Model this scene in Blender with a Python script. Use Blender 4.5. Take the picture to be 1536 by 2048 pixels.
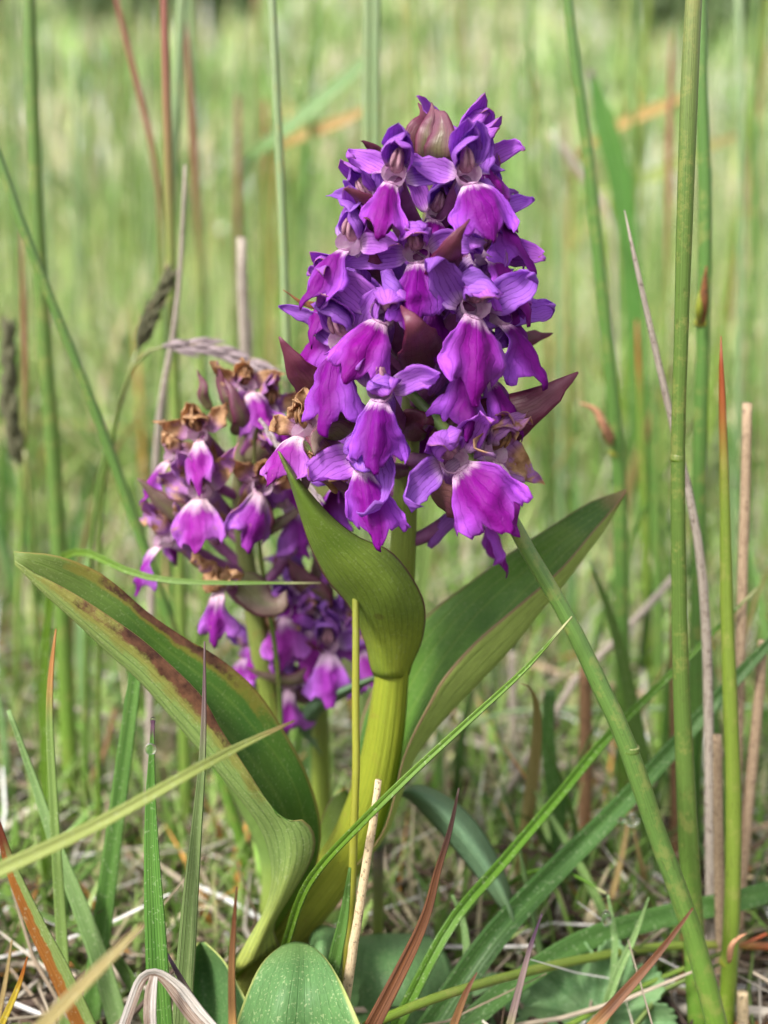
import bpy, math, random
import numpy as np
from mathutils import Vector, Matrix, noise as mnoise

for o in list(bpy.data.objects):
    bpy.data.objects.remove(o)
scene = bpy.context.scene
COL = scene.collection
R = math.radians

# ------------------------------------------------------------------ camera
CAM_D, CAM_H, PITCH, HALF = 0.24, 0.161, R(14), R(21)
cd = bpy.data.cameras.new('camera')
cam = bpy.data.objects.new('camera', cd)
COL.objects.link(cam)
cam.location = (0, -CAM_D, CAM_H)
cam.rotation_euler = (R(90) - PITCH, 0, 0)
cd.sensor_fit = 'VERTICAL'
cd.lens = 50
cd.sensor_height = 2 * 50 * math.tan(HALF)
cd.sensor_width = cd.sensor_height
cd.clip_start, cd.clip_end = 0.01, 500
cd.dof.use_dof = True
cd.dof.focus_distance = 0.226
cd.dof.aperture_fstop = 13.0
scene.camera = cam

# ------------------------------------------------------------------ light: bright, thin overcast
SUN_EL, SUN_AZ = R(46), R(-138)     # azimuth measured from +Y towards +X: behind-left of the camera
w = bpy.data.worlds.new('World')
scene.world = w
w.use_nodes = True
nt = w.node_tree
bg = nt.nodes['Background']
sky = nt.nodes.new('ShaderNodeTexSky')
sky.sky_type = 'NISHITA'
sky.sun_disc = False
sky.sun_elevation = SUN_EL
sky.sun_rotation = SUN_AZ
sky.air_density = 1.0
sky.dust_density = 4.0
hs = nt.nodes.new('ShaderNodeHueSaturation')
hs.inputs['Saturation'].default_value = 0.22
nt.links.new(sky.outputs[0], hs.inputs['Color'])
nt.links.new(hs.outputs[0], bg.inputs['Color'])
bg.inputs['Strength'].default_value = 0.085
sd = bpy.data.lights.new('sun', 'SUN')
sd.energy = 1.5
sd.angle = R(10)
sd.color = (1.0, 0.96, 0.88)
sun = bpy.data.objects.new('sun', sd)
COL.objects.link(sun)
sdir = Vector((math.sin(SUN_AZ) * math.cos(SUN_EL), math.cos(SUN_AZ) * math.cos(SUN_EL), math.sin(SUN_EL)))
sun.rotation_euler = sdir.to_track_quat('Z', 'Y').to_euler()
sun.location = sdir * 5

vs = scene.view_settings
vs.view_transform = 'Standard'
vs.look = 'None'
vs.gamma = 1
vs.use_curve_mapping = False
vs.exposure = 1.55

# ------------------------------------------------------------------ projection helper: photo pixel + world depth Y -> point
TH = math.tan(HALF)
FW = np.array([0, math.cos(PITCH), -math.sin(PITCH)])
UP = np.array([0, math.sin(PITCH), math.cos(PITCH)])
C0 = np.array([0, -CAM_D, CAM_H])


def ray(px, py):
    return FW + np.array([(px - 768) / 1024 * TH, 0, 0]) + UP * ((1024 - py) / 1024 * TH)


def P(px, py, Y):
    r = ray(px, py)
    t = (Y + CAM_D) / r[1]
    return C0 + r * t


def mpp(px, py, Y):
    return (Y + CAM_D) / ray(px, py)[1] * TH / 1024


GROUND = -0.014      # soil level; the stems are measured from 14 mm above it


def ground_z(x, y):
    d = np.maximum(np.asarray(y, float) - 0.9, 0)
    z = 0.19 * d * d / (d + 0.8)
    return np.minimum(z, 9.0) + GROUND


# ------------------------------------------------------------------ materials
def S(r, g, b):
    f = lambda c: (c / 255 / 12.92) if c / 255 <= 0.04045 else ((c / 255 + 0.055) / 1.055) ** 2.4
    return (f(r), f(g), f(b), 1)


class G:
    def __init__(s, name):
        s.mat = bpy.data.materials.new(name)
        s.mat.use_nodes = True
        s.t = s.mat.node_tree
        s.t.nodes.clear()
        s._uv = None

    def new(s, t):
        return s.t.nodes.new(t)

    def put(s, sock, v):
        if isinstance(v, bpy.types.NodeSocket):
            s.t.links.new(v, sock)
        else:
            sock.default_value = v

    def m(s, op, a, b=0.0, c=0.0, clamp=False):
        n = s.new('ShaderNodeMath')
        n.operation = op
        n.use_clamp = clamp
        s.put(n.inputs[0], a)
        s.put(n.inputs[1], b)
        s.put(n.inputs[2], c)
        return n.outputs[0]

    def uv(s):
        if not s._uv:
            a = s.new('ShaderNodeUVMap')
            a.uv_map = 'UVMap'
            x = s.new('ShaderNodeSeparateXYZ')
            s.t.links.new(a.outputs[0], x.inputs[0])
            s._uv = (x.outputs[0], x.outputs[1])
        return s._uv

    def obj(s):
        return s.new('ShaderNodeTexCoord').outputs['Object']

    def rnd(s):
        return s.new('ShaderNodeObjectInfo').outputs['Random']

    def vec(s, x, y, z=0.0):
        n = s.new('ShaderNodeCombineXYZ')
        for i, v in enumerate((x, y, z)):
            s.put(n.inputs[i], v)
        return n.outputs[0]

    def noise(s, vec, scale, detail=3, rough=0.55):
        n = s.new('ShaderNodeTexNoise')
        s.put(n.inputs['Vector'], vec)
        n.inputs['Scale'].default_value = scale
        n.inputs['Detail'].default_value = detail
        n.inputs['Roughness'].default_value = rough
        return n.outputs['Fac']

    def step(s, x, a, b):
        n = s.new('ShaderNodeMapRange')
        n.interpolation_type = 'SMOOTHSTEP'
        s.put(n.inputs[0], x)
        s.put(n.inputs[1], a)
        s.put(n.inputs[2], b)
        return n.outputs[0]

    def ramp(s, fac, stops):
        n = s.new('ShaderNodeValToRGB')
        e = n.color_ramp.elements
        e[0].position, e[0].color = stops[0]
        e[1].position, e[1].color = stops[-1]
        for p, c in stops[1:-1]:
            k = e.new(p)
            k.color = c
        s.put(n.inputs[0], fac)
        return n.outputs[0]

    def mix(s, fac, a, b, mode='MIX'):
        n = s.new('ShaderNodeMix')
        n.data_type = 'RGBA'
        n.blend_type = mode
        s.put(n.inputs[0], fac)
        s.put(n.inputs[6], a)
        s.put(n.inputs[7], b)
        return n.outputs[2]

    def hsv(s, col, h=0.5, sat=1.0, v=1.0):
        n = s.new('ShaderNodeHueSaturation')
        s.put(n.inputs['Hue'], h)
        s.put(n.inputs['Saturation'], sat)
        s.put(n.inputs['Value'], v)
        s.put(n.inputs['Color'], col)
        return n.outputs[0]

    def out(s, col, rough=0.5, transl=0.0, height=None, bump=0.3, dist=0.0002, spec=0.4, tcol=None):
        p = s.new('ShaderNodeBsdfPrincipled')
        s.put(p.inputs['Base Color'], col)
        s.put(p.inputs['Roughness'], rough)
        p.inputs['Specular IOR Level'].default_value = spec
        if height is not None:
            b = s.new('ShaderNodeBump')
            b.inputs['Strength'].default_value = bump
            b.inputs['Distance'].default_value = dist
            s.put(b.inputs['Height'], height)
            s.t.links.new(b.outputs[0], p.inputs['Normal'])
        o = s.new('ShaderNodeOutputMaterial')
        sh = p.outputs[0]
        if transl > 0:
            tr = s.new('ShaderNodeBsdfTranslucent')
            s.put(tr.inputs[0], tcol if tcol is not None else col)
            mx = s.new('ShaderNodeMixShader')
            mx.inputs[0].default_value = transl
            s.t.links.new(sh, mx.inputs[1])
            s.t.links.new(tr.outputs[0], mx.inputs[2])
            sh = mx.outputs[0]
        s.t.links.new(sh, o.inputs[0])
        return s.mat


def lines(g, u, count, width, warp=None):
    """thin lines running lengthwise: 1 on the line, 0 between"""
    x = g.m('MULTIPLY', u, float(count))
    if warp is not None:
        x = g.m('ADD', x, warp)
    f = g.m('ABSOLUTE', g.m('SUBTRACT', g.m('FRACT', x), 0.5))
    return g.step(f, 0.5 - width, 0.5)


MAT = {}


def petal_mat(name, base, mid, tip, vein, veins=7, pale_to=0.16, wither=0.0, sat=1.0):
    g = G(name)
    u, v = g.uv()
    ob = g.obj()
    nz = g.noise(ob, 260, 3)
    col = g.ramp(g.m('ADD', v, g.m('MULTIPLY', g.m('SUBTRACT', nz, 0.5), 0.25)),
                 [(0.0, base), (pale_to, mid), (0.75, mid), (1.0, tip)])
    wv = g.m('MULTIPLY', g.m('SUBTRACT', g.noise(g.vec(u, v), 6, 2), 0.5), 0.9)
    ln = lines(g, u, veins, 0.13, wv)
    col = g.mix(g.m('MULTIPLY', ln, 0.55), col, vein)
    big = g.noise(ob, 90, 2)
    col = g.hsv(col, 0.5, sat, g.m('ADD', 0.55, g.m('MULTIPLY', big, 0.9)))
    col = g.hsv(col, g.m('ADD', 0.48, g.m('MULTIPLY', g.rnd(), 0.035)), 1.0, 1.0)
    # dry brown tips and edges
    e = g.m('MULTIPLY', g.m('ABSOLUTE', g.m('SUBTRACT', u, 0.5)), 2.0)
    dry = g.m('MULTIPLY', g.step(g.m('ADD', g.m('MULTIPLY', v, 0.75), g.m('MULTIPLY', e, 0.25)), 0.86, 0.97),
              g.step(g.rnd(), 0.45, 0.8))
    col = g.mix(g.m('MULTIPLY', dry, 0.8), col, S(176, 128, 84))
    if wither:
        wf = g.step(g.noise(ob, 170, 4, 0.65), 0.62 - wither * 0.3, 0.72 - wither * 0.3)
        wf = g.m('MULTIPLY', wf, g.step(v, 0.12, 0.4))
        col = g.mix(wf, col, g.ramp(g.noise(ob, 420, 3), [(0.3, S(150, 98, 54)), (0.62, S(224, 186, 146))]))
    h = g.m('ADD', g.m('MULTIPLY', ln, -0.7), g.noise(ob, 1700, 2))
    return g.out(col, 0.55, 0.5, h, 0.45, 0.0002, 0.28)


MAT['petal'] = petal_mat('petal_violet', S(230, 194, 230), S(194, 118, 228), S(188, 112, 222), S(122, 46, 164))
MAT['petal_soft'] = petal_mat('petal_soft', S(230, 196, 230), S(188, 122, 216), S(184, 116, 210), S(134, 66, 170), wither=0.25)
MAT['petal_old'] = petal_mat('petal_fading', S(234, 204, 222), S(196, 132, 208), S(196, 136, 196), S(120, 50, 140), wither=0.62, sat=0.95)
MAT['petal_dry'] = petal_mat('petal_dried', S(226, 190, 204), S(192, 126, 192), S(196, 146, 150), S(120, 60, 80), wither=1.1, sat=0.9)


def lip_mat(name, deep, edge, pale, pale_to, wither=0.0):
    g = G(name)
    u, v = g.uv()
    ob = g.obj()
    e = g.m('MULTIPLY', g.m('ABSOLUTE', g.m('SUBTRACT', u, 0.5)), 2.0)
    nz = g.noise(ob, 300, 3)
    streak = g.noise(g.vec(g.m('MULTIPLY', u, 9.0), g.m('MULTIPLY', v, 0.8)), 2.0, 3)
    vv = g.m('ADD', v, g.m('MULTIPLY', g.m('SUBTRACT', streak, 0.5), 0.20))
    vv = g.m('SUBTRACT', vv, g.m('MULTIPLY', e, 0.04))
    f = g.step(vv, pale_to * 0.35, pale_to * 1.55)
    body = g.mix(g.step(g.m('ADD', g.m('MULTIPLY', e, 0.62), g.m('MULTIPLY', v, 0.40)), 0.40, 0.86), deep, edge)
    # darker spots and loops on the pale throat
    vo = g.new('ShaderNodeTexVoronoi')
    g.put(vo.inputs['Vector'], g.vec(g.m('MULTIPLY', u, 13.0), g.m('MULTIPLY', v, 22.0)))
    vo.inputs['Scale'].default_value = 1.0
    sp = g.m('SUBTRACT', 1.0, g.step(vo.outputs['Distance'], 0.16, 0.30))
    p2 = g.mix(g.m('MULTIPLY', sp, 0.75), pale, S(150, 60, 140))
    col = g.mix(f, p2, body)
    ln = lines(g, u, 9, 0.12, g.m('MULTIPLY', nz, 1.2))
    col = g.mix(g.m('MULTIPLY', g.m('MULTIPLY', ln, f), 0.25), col, S(92, 8, 112))
    col = g.hsv(col, g.m('ADD', 0.485, g.m('MULTIPLY', g.rnd(), 0.03)), 1.0,
                g.m('ADD', 0.5, g.m('MULTIPLY', g.noise(ob, 230, 4, 0.65), 1.0)))
    if wither:
        wf = g.step(g.noise(ob, 200, 4, 0.65), 0.68 - wither * 0.1, 0.76 - wither * 0.1)
        col = g.mix(wf, col, S(190, 140, 110))
    h = g.m('ADD', g.m('MULTIPLY', ln, -0.6), g.noise(ob, 1900, 2))
    return g.out(col, 0.6, 0.28, h, 0.5, 0.0002, 0.22)


MAT['lip'] = lip_mat('lip_magenta', S(126, 6, 136), S(172, 82, 212), S(226, 188, 220), 0.15)
MAT['lip_soft'] = lip_mat('lip_soft', S(154, 48, 164), S(186, 108, 212), S(230, 198, 224), 0.28)
MAT['lip_old'] = lip_mat('lip_fading', S(146, 34, 152), S(182, 104, 204), S(234, 206, 218), 0.30, 1.0)


def simple(name, a, b, scale=200, rough=0.5, transl=0.0, spec=0.4, bump=0.3):
    g = G(name)
    ob = g.obj()
    nz = g.noise(ob, scale, 4, 0.6)
    col = g.ramp(nz, [(0.3, a), (0.7, b)])
    return g.out(col, rough, transl, g.noise(ob, scale * 4, 3), bump, 0.0002, spec)


MAT['throat'] = simple('throat_pale', S(204, 150, 196), S(236, 214, 228), 500, 0.45, 0.25)
MAT['spur_in'] = simple('ovary_purple', S(120, 60, 110), S(158, 96, 150), 220, 0.45, 0.15)
MAT['column'] = simple('column_pink', S(140, 90, 112), S(196, 150, 168), 700, 0.45, 0.15)
MAT['column_dry'] = simple('column_dried', S(70, 44, 30), S(150, 108, 70), 700, 0.55, 0.0)


def bract_mat(name, a, b, green, gfac):
    g = G(name)
    u, v = g.uv()
    ob = g.obj()
    e = g.m('MULTIPLY', g.m('ABSOLUTE', g.m('SUBTRACT', u, 0.5)), 2.0)
    nz = g.noise(ob, 300, 4, 0.65)
    col = g.ramp(nz, [(0.3, a), (0.7, b)])
    gm = g.m('MULTIPLY', g.m('SUBTRACT', 1.0, g.step(g.m('ADD', g.m('MULTIPLY', e, 0.6), v), 0.35, 0.95)), gfac)
    col = g.mix(gm, col, green)
    col = g.mix(g.m('MULTIPLY', g.step(e, 0.72, 0.98), 0.85), col, S(104, 30, 66))
    ln = lines(g, u, 9, 0.12, g.m('MULTIPLY', g.noise(g.vec(u, v), 5, 2), 0.8))
    col = g.mix(g.m('MULTIPLY', ln, 0.45), col, S(70, 30, 44))
    return g.out(col, 0.42, 0.14, g.m('ADD', g.m('MULTIPLY', ln, -0.8), g.noise(ob, 1500, 2)), 0.4, 0.0002, 0.45)


MAT['bract'] = bract_mat('bract_purple', S(104, 54, 78), S(130, 84, 96), S(104, 110, 62), 0.7)
MAT['bract_dark'] = bract_mat('bract_dark', S(98, 38, 62), S(120, 62, 82), S(104, 84, 64), 0.45)
MAT['bract_green'] = bract_mat('bract_olive', S(120, 96, 92), S(148, 126, 112), S(136, 142, 86), 0.8)


def leaf_mat(name, base, mid, tip, vein, veins=13, vein_amt=0.4, edge=None, spots=0.0, brown=None, speck=0.3, rough=0.4, transl=0.22, dark=None, tipdry=0.0):
    g = G(name)
    u, v = g.uv()
    ob = g.obj()
    e = g.m('MULTIPLY', g.m('ABSOLUTE', g.m('SUBTRACT', u, 0.5)), 2.0)
    nz = g.noise(ob, 90, 4, 0.6)
    vv = g.m('ADD', v, g.m('MULTIPLY', g.m('SUBTRACT', nz, 0.5), 0.2))
    col = g.ramp(vv, [(0.0, base), (0.32, mid), (0.75, mid), (1.0, tip)])
    fine = g.noise(g.vec(g.m('MULTIPLY', u, 40.0), g.m('MULTIPLY', v, 24.0)), 1.0, 5, 0.75)
    col = g.hsv(col, 0.5, 1.0, g.m('ADD', 0.45, g.m('MULTIPLY', fine, 1.1)))
    if dark is not None:   # large blotches of deeper green
        col = g.mix(g.m('MULTIPLY', g.step(g.noise(ob, 45, 2), 0.45, 0.65), 0.8), col, dark)
    ln = lines(g, u, veins, 0.14, g.m('MULTIPLY', g.noise(g.vec(u, g.m('MULTIPLY', v, 1.5)), 4, 1), 0.35))
    col = g.mix(g.m('MULTIPLY', ln, vein_amt), col, vein)
    if speck:
        sk = g.step(g.noise(ob, 1900, 2, 0.5), 0.58, 0.68)
        col = g.mix(g.m('MULTIPLY', sk, speck), col, S(190, 200, 150))
    if edge is not None:
        col = g.mix(g.m('MULTIPLY', g.step(g.m('ADD', e, g.m('MULTIPLY', g.m('SUBTRACT', nz, 0.5), 0.05)), 0.93, 0.985), 0.85), col, edge)
    if spots:
        vo = g.new('ShaderNodeTexVoronoi')
        g.put(vo.inputs['Vector'], ob)
        vo.inputs['Scale'].default_value = 75
        s1 = g.m('SUBTRACT', 1.0, g.step(vo.outputs['Distance'], 0.05, 0.10))
        col = g.mix(g.m('MULTIPLY', s1, spots), col, S(96, 74, 44))
    if brown is not None:  # dead, rotted blotch along a margin: (u centre, u reach, v from, v to)
        uc, ur, v0, v1 = brown
        wob = g.m('MULTIPLY', g.m('SUBTRACT', g.noise(ob, 110, 6, 0.75), 0.5), 2.2)
        wl = g.m('MULTIPLY', g.m('SUBTRACT', g.noise(ob, 60, 3), 0.5), 0.4)
        du = g.m('DIVIDE', g.m('ABSOLUTE', g.m('SUBTRACT', u, uc)), ur)
        dv = g.m('DIVIDE', g.m('ABSOLUTE', g.m('SUBTRACT', v, (v0 + v1) / 2)), (v1 - v0) / 2)
        dd = g.m('ADD', g.m('ADD', g.m('MAXIMUM', du, dv), wob), wl)
        col = g.mix(g.m('MULTIPLY', g.m('SUBTRACT', 1.0, g.step(dd, 1.0, 1.5)), 0.5), col, S(150, 128, 52))
        col = g.mix(g.m('SUBTRACT', 1.0, g.step(dd, 0.55, 1.0)), col,
                    g.ramp(g.noise(ob, 420, 4), [(0.35, S(62, 38, 30)), (0.7, S(122, 84, 62))]))
    if tipdry:
        col = g.mix(g.step(g.m('ADD', v, g.m('MULTIPLY', g.m('SUBTRACT', nz, 0.5), 0.1)), 1 - tipdry, 1.0), col, S(150, 118, 88))
    h = g.m('ADD', g.m('MULTIPLY', ln, -0.5), g.m('MULTIPLY', fine, 0.7))
    return g.out(col, rough + 0.06, transl, h, 0.4, 0.0003, 0.3)


YG, MG, DG = S(182, 192, 70), S(112, 146, 54), S(72, 112, 46)
MAT['leafA_in'] = leaf_mat('leaf_inner', S(122, 150, 44), S(78, 114, 40), S(112, 130, 64), S(106, 136, 58), 7, 0.4, S(150, 140, 80), 0.0, (0.97, 0.06, 0.58, 0.88), 0.12, dark=S(64, 106, 40))
MAT['leafA_out'] = leaf_mat('leaf_outer', S(196, 204, 104), S(138, 164, 92), S(142, 156, 88), S(92, 124, 60), 17, 0.6, S(128, 120, 80), 0.0, (0.04, 0.19, 0.48, 0.90), 0.35, 0.36)
MAT['leafB_in'] = leaf_mat('leaf_inner_right', S(126, 158, 48), S(88, 128, 46), S(104, 126, 58), S(120, 150, 66), 9, 0.4, S(122, 96, 78), 0.0, None, 0.12, dark=S(66, 108, 44), tipdry=0.06)
MAT['leafB_out'] = leaf_mat('leaf_outer_right', S(196, 206, 104), S(164, 186, 96), S(154, 174, 92), S(130, 156, 76), 11, 0.3, S(126, 92, 78), 0.5, None, 0.12, 0.36, tipdry=0.06)
MAT['leafC'] = leaf_mat('leaf_small', S(158, 168, 58), S(124, 148, 60), S(116, 124, 64), S(92, 112, 48), 13, 0.4, S(112, 48, 72), 0.4, None, 0.15, 0.34, dark=S(98, 128, 46))
MAT['leafD'] = leaf_mat('leaf_basal', S(112, 146, 86), S(92, 132, 78), S(110, 144, 84), S(78, 116, 68), 13, 0.3, S(166, 172, 100), 0.6, None, 0.38, 0.38, 0.12)
MAT['leafE'] = leaf_mat('leaf_basal_dark', S(108, 144, 94), S(102, 140, 88), S(110, 148, 94), S(78, 116, 70), 13, 0.22, S(110, 140, 90), 0.0, None, 0.3, 0.4, 0.12)
MAT['leafG'] = leaf_mat('leaf_bluegreen', S(118, 148, 108), S(108, 140, 106), S(110, 136, 94), S(84, 118, 86), 7, 0.35, S(122, 110, 76), 0.0, None, 0.15, 0.34)
MAT['leafP'] = leaf_mat('leaf_pale', S(176, 192, 92), S(140, 172, 92), S(140, 168, 90), S(108, 146, 70), 9, 0.35, None, 0.0, None, 0.1)


def stem_mat(name, stops, stripes, stripe_col, samt=0.4, rough=0.4):
    g = G(name)
    u, v = g.uv()
    ob = g.obj()
    col = g.ramp(g.m('ADD', v, g.m('MULTIPLY', g.m('SUBTRACT', g.noise(ob, 120, 3), 0.5), 0.08)), stops)
    ln = g.step(g.noise(g.vec(g.m('MULTIPLY', u, float(stripes)), g.m('MULTIPLY', v, 3.0)), 1.0, 3, 0.6), 0.45, 0.62)
    col = g.mix(g.m('MULTIPLY', ln, samt), col, stripe_col)
    col = g.mix(g.m('MULTIPLY', g.step(g.noise(ob, 1300, 2), 0.64, 0.72), 0.25), col, S(120, 120, 60))
    rib = lines(g, u, 7, 0.22)
    col = g.mix(g.m('MULTIPLY', rib, 0.35), col, stripe_col)
    col = g.mix(g.m('MULTIPLY', g.step(g.noise(ob, 240, 5, 0.7), 0.56, 0.66), 0.35), col, S(150, 120, 62))
    return g.out(col, rough, 0.12, g.m('ADD', g.m('SUBTRACT', ln, g.m('MULTIPLY', rib, 0.8)), g.noise(ob, 1200, 2)), 0.4, 0.0004, 0.45)


MAT['stem'] = stem_mat('stem_yellow_green', [(0.0, S(180, 186, 92)), (0.3, S(150, 156, 46)), (0.5, S(144, 154, 46)), (0.66, S(136, 156, 70)), (0.85, S(120, 120, 84)), (1.0, S(112, 82, 92))], 26, S(126, 146, 44))
MAT['stem2'] = stem_mat('stem_green', [(0.0, S(150, 168, 60)), (0.5, S(142, 158, 70)), (0.78, S(130, 136, 84)), (1.0, S(110, 80, 90))], 26, S(110, 128, 60))


def rush_mat(name, col_base, col_mid, col_tip, tip=0.0, streak=0.35, rough=0.32, tipc=S(120, 70, 40)):
    g = G(name)
    u, v = g.uv()
    ob = g.obj()
    rn = g.rnd()
    col = g.ramp(v, [(0.0, col_base), (0.35, col_mid), (0.8, col_mid), (1.0, col_tip)])
    st = g.noise(g.vec(g.m('MULTIPLY', u, 34.0), g.m('MULTIPLY', v, 5.0), g.m('MULTIPLY', rn, 30.0)), 1.0, 4, 0.65)
    col = g.hsv(col, g.m('ADD', 0.487, g.m('MULTIPLY', rn, 0.026)), 1.0, g.m('ADD', 1.0 - streak * 1.8, g.m('MULTIPLY', st, streak * 3.6)))
    flk = g.step(g.noise(g.vec(g.m('MULTIPLY', u, 10.0), g.m('MULTIPLY', v, 90.0), rn), 1.0, 3, 0.6), 0.60, 0.68)
    col = g.mix(g.m('MULTIPLY', flk, 0.35), col, S(64, 66, 34))
    blot = g.step(g.noise(ob, 200, 5, 0.75), 0.50, 0.64)
    col = g.mix(g.m('MULTIPLY', blot, 0.38), col, S(150, 146, 84))
    if tip:
        col = g.mix(g.step(g.m('ADD', v, g.m('MULTIPLY', g.m('SUBTRACT', st, 0.5), 0.06)), 1 - tip, 1 - tip * 0.3), col, tipc)
    return g.out(col, rough, 0.0, st, 0.35, 0.0002, 0.5)


MAT['rush'] = rush_mat('rush_green', S(104, 142, 40), S(88, 122, 58), S(104, 132, 74))
MAT['rush_olive'] = rush_mat('rush_olive', S(98, 138, 40), S(92, 116, 54), S(130, 134, 82), rough=0.24)
MAT['rush_pale'] = rush_mat('rush_pale', S(112, 142, 70), S(126, 150, 104), S(150, 168, 128), rough=0.4)
MAT['rush_red'] = rush_mat('rush_redtip', S(112, 146, 56), S(116, 142, 70), S(132, 96, 80), 0.42, tipc=S(138, 86, 72))
MAT['rush_tip'] = rush_mat('rush_browntip', S(108, 144, 36), S(108, 130, 50), S(150, 120, 60), 0.16, tipc=S(156, 78, 44))
MAT['rush_yellow'] = rush_mat('rush_yellowed', S(96, 74, 36), S(138, 142, 50), S(120, 130, 50))


def blade_mat(name, a, b, tip=None, tipfrac=0.15, base=None, speck=0.25, rib=14, transl=0.25, half=None):
    g = G(name)
    u, v = g.uv()
    ob = g.obj()
    rn = g.rnd()
    st = g.noise(g.vec(g.m('MULTIPLY', u, 22.0), g.m('MULTIPLY', v, 4.0), g.m('MULTIPLY', rn, 30.0)), 1.0, 4, 0.65)
    col = g.ramp(st, [(0.38, a), (0.64, b)])
    ln = lines(g, u, rib * 0.5, 0.2)
    col = g.hsv(col, g.m('ADD', 0.488, g.m('MULTIPLY', rn, 0.024)), 1.0, g.m('ADD', 1.02, g.m('MULTIPLY', ln, -0.34)))
    if half is not None:   # one side of the blade dead
        hm = g.step(g.m('ADD', u, g.m('MULTIPLY', g.m('SUBTRACT', g.noise(g.vec(u, g.m('MULTIPLY', v, 6.0)), 3, 4), 0.5), 0.35)), 0.46, 0.54)
        col = g.mix(hm, col, g.ramp(st, [(0.3, half[0]), (0.7, half[1])]))
    if speck:
        sk = g.step(g.noise(ob, 1500, 2, 0.5), 0.61, 0.67)
        col = g.mix(g.m('MULTIPLY', sk, speck), col, S(206, 216, 178))
    if base is not None:
        col = g.mix(g.m('SUBTRACT', 1.0, g.step(v, 0.05, 0.35)), col, base)
    if tip is not None:
        col = g.mix(g.step(g.m('ADD', v, g.m('MULTIPLY', g.m('SUBTRACT', st, 0.5), 0.12)), 1 - tipfrac, 1 - tipfrac * 0.35), col, tip)
    return g.out(col, 0.42, transl, g.m('ADD', ln, g.m('MULTIPLY', st, 0.5)), 0.5, 0.0002, 0.4)


MAT['blade'] = blade_mat('blade_green', S(86, 126, 56), S(116, 150, 76))
MAT['blade_bright'] = blade_mat('blade_bright', S(80, 128, 52), S(112, 154, 72), S(110, 70, 96), 0.05)
MAT['blade_dark'] = blade_mat('blade_dark', S(68, 106, 48), S(92, 130, 64))
MAT['blade_grey'] = blade_mat('blade_greygreen', S(104, 134, 76), S(144, 164, 108), S(130, 108, 110), 0.3, speck=0.1)
MAT['blade_pale'] = blade_mat('blade_pale', S(120, 160, 92), S(152, 184, 122), None, 0.1, None, 0.4)
MAT['blade_thin'] = blade_mat('blade_thin', S(78, 118, 30), S(106, 142, 46), S(190, 190, 140), 0.05, rib=3)
MAT['blade_btip'] = blade_mat('blade_browntip', S(116, 150, 76), S(146, 172, 100), S(196, 140, 88), 0.2)
MAT['blade_half'] = blade_mat('blade_halfdead', S(120, 150, 80), S(150, 172, 104), S(110, 56, 40), 0.2, half=(S(128, 74, 32), S(184, 124, 58)))
MAT['blade_yellow'] = blade_mat('blade_yellow', S(176, 156, 40), S(204, 180, 70), S(170, 100, 40), 0.4)
MAT['blade_ochre'] = blade_mat('blade_ochre', S(186, 150, 84), S(208, 176, 112))
MAT['blade_front'] = blade_mat('blade_front', S(150, 168, 84), S(178, 190, 112), S(168, 150, 96), 0.1)
MAT['blade_tan'] = blade_mat('blade_tan', S(166, 146, 92), S(196, 176, 122))
MAT['blade_brown'] = blade_mat('blade_brown', S(70, 42, 28), S(120, 76, 46), S(66, 46, 42), 0.35, speck=0.0, rib=5, transl=0.1)
MAT['blade_rust'] = blade_mat('blade_rust', S(92, 62, 40), S(142, 100, 64), S(100, 62, 40), 0.5, base=S(190, 150, 90), speck=0.0, rib=4, transl=0.1)
MAT['blade_purple'] = blade_mat('blade_purplegrey', S(110, 92, 94), S(150, 132, 120), S(84, 62, 82), 0.4, base=S(150, 160, 90), speck=0.0, rib=4, transl=0.1)
MAT['dead_white'] = blade_mat('dead_leaf_white', S(176, 166, 158), S(222, 214, 206), None, 0.1, None, 0.1, 8, 0.15, half=(S(110, 74, 50), S(190, 176, 164)))


def straw_mat(name, a, b, c):
    g = G(name)
    u, v = g.uv()
    ob = g.obj()
    rn = g.rnd()
    st = g.noise(g.vec(g.m('MULTIPLY', u, 20.0), g.m('MULTIPLY', v, 6.0), g.m('MULTIPLY', rn, 30.0)), 1.0, 4, 0.65)
    col = g.ramp(st, [(0.3, a), (0.7, b)])
    sp = g.step(g.noise(g.vec(g.m('MULTIPLY', u, 12.0), g.m('MULTIPLY', v, 60.0), rn), 1.0, 4, 0.7), 0.50, 0.62)
    col = g.mix(g.m('MULTIPLY', sp, 0.7), col, c)
    sp2 = g.step(g.noise(ob, 1100, 2), 0.60, 0.66)
    col = g.mix(g.m('MULTIPLY', sp2, 0.6), col, S(70, 54, 44))
    return g.out(col, 0.7, 0.0, st, 0.6, 0.0003, 0.25)


MAT['straw'] = straw_mat('straw_tan', S(164, 138, 112), S(196, 172, 144), S(128, 100, 80))
MAT['straw_grey'] = straw_mat('straw_grey', S(150, 138, 126), S(188, 176, 164), S(104, 90, 82))
MAT['straw_cream'] = straw_mat('straw_cream', S(206, 180, 138), S(232, 212, 176), S(178, 148, 110))
MAT['straw_brown'] = straw_mat('straw_brown', S(128, 94, 66), S(158, 124, 94), S(96, 68, 48))
MAT['bract_brown'] = straw_mat('rush_bract_brown', S(112, 70, 44), S(170, 116, 76), S(66, 40, 28))
MAT['bract_red'] = straw_mat('rush_bract_red', S(196, 138, 104), S(222, 176, 140), S(150, 60, 44))
MAT['spikelet'] = straw_mat('spikelet_purple', S(134, 116, 130), S(178, 164, 158), S(100, 82, 104))
MAT['spikelet_dark'] = straw_mat('spikelet_dark', S(76, 84, 60), S(116, 112, 84), S(70, 56, 56))
MAT['awn'] = straw_mat('awn_straw', S(190, 170, 130), S(214, 196, 160), S(160, 130, 100))

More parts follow.
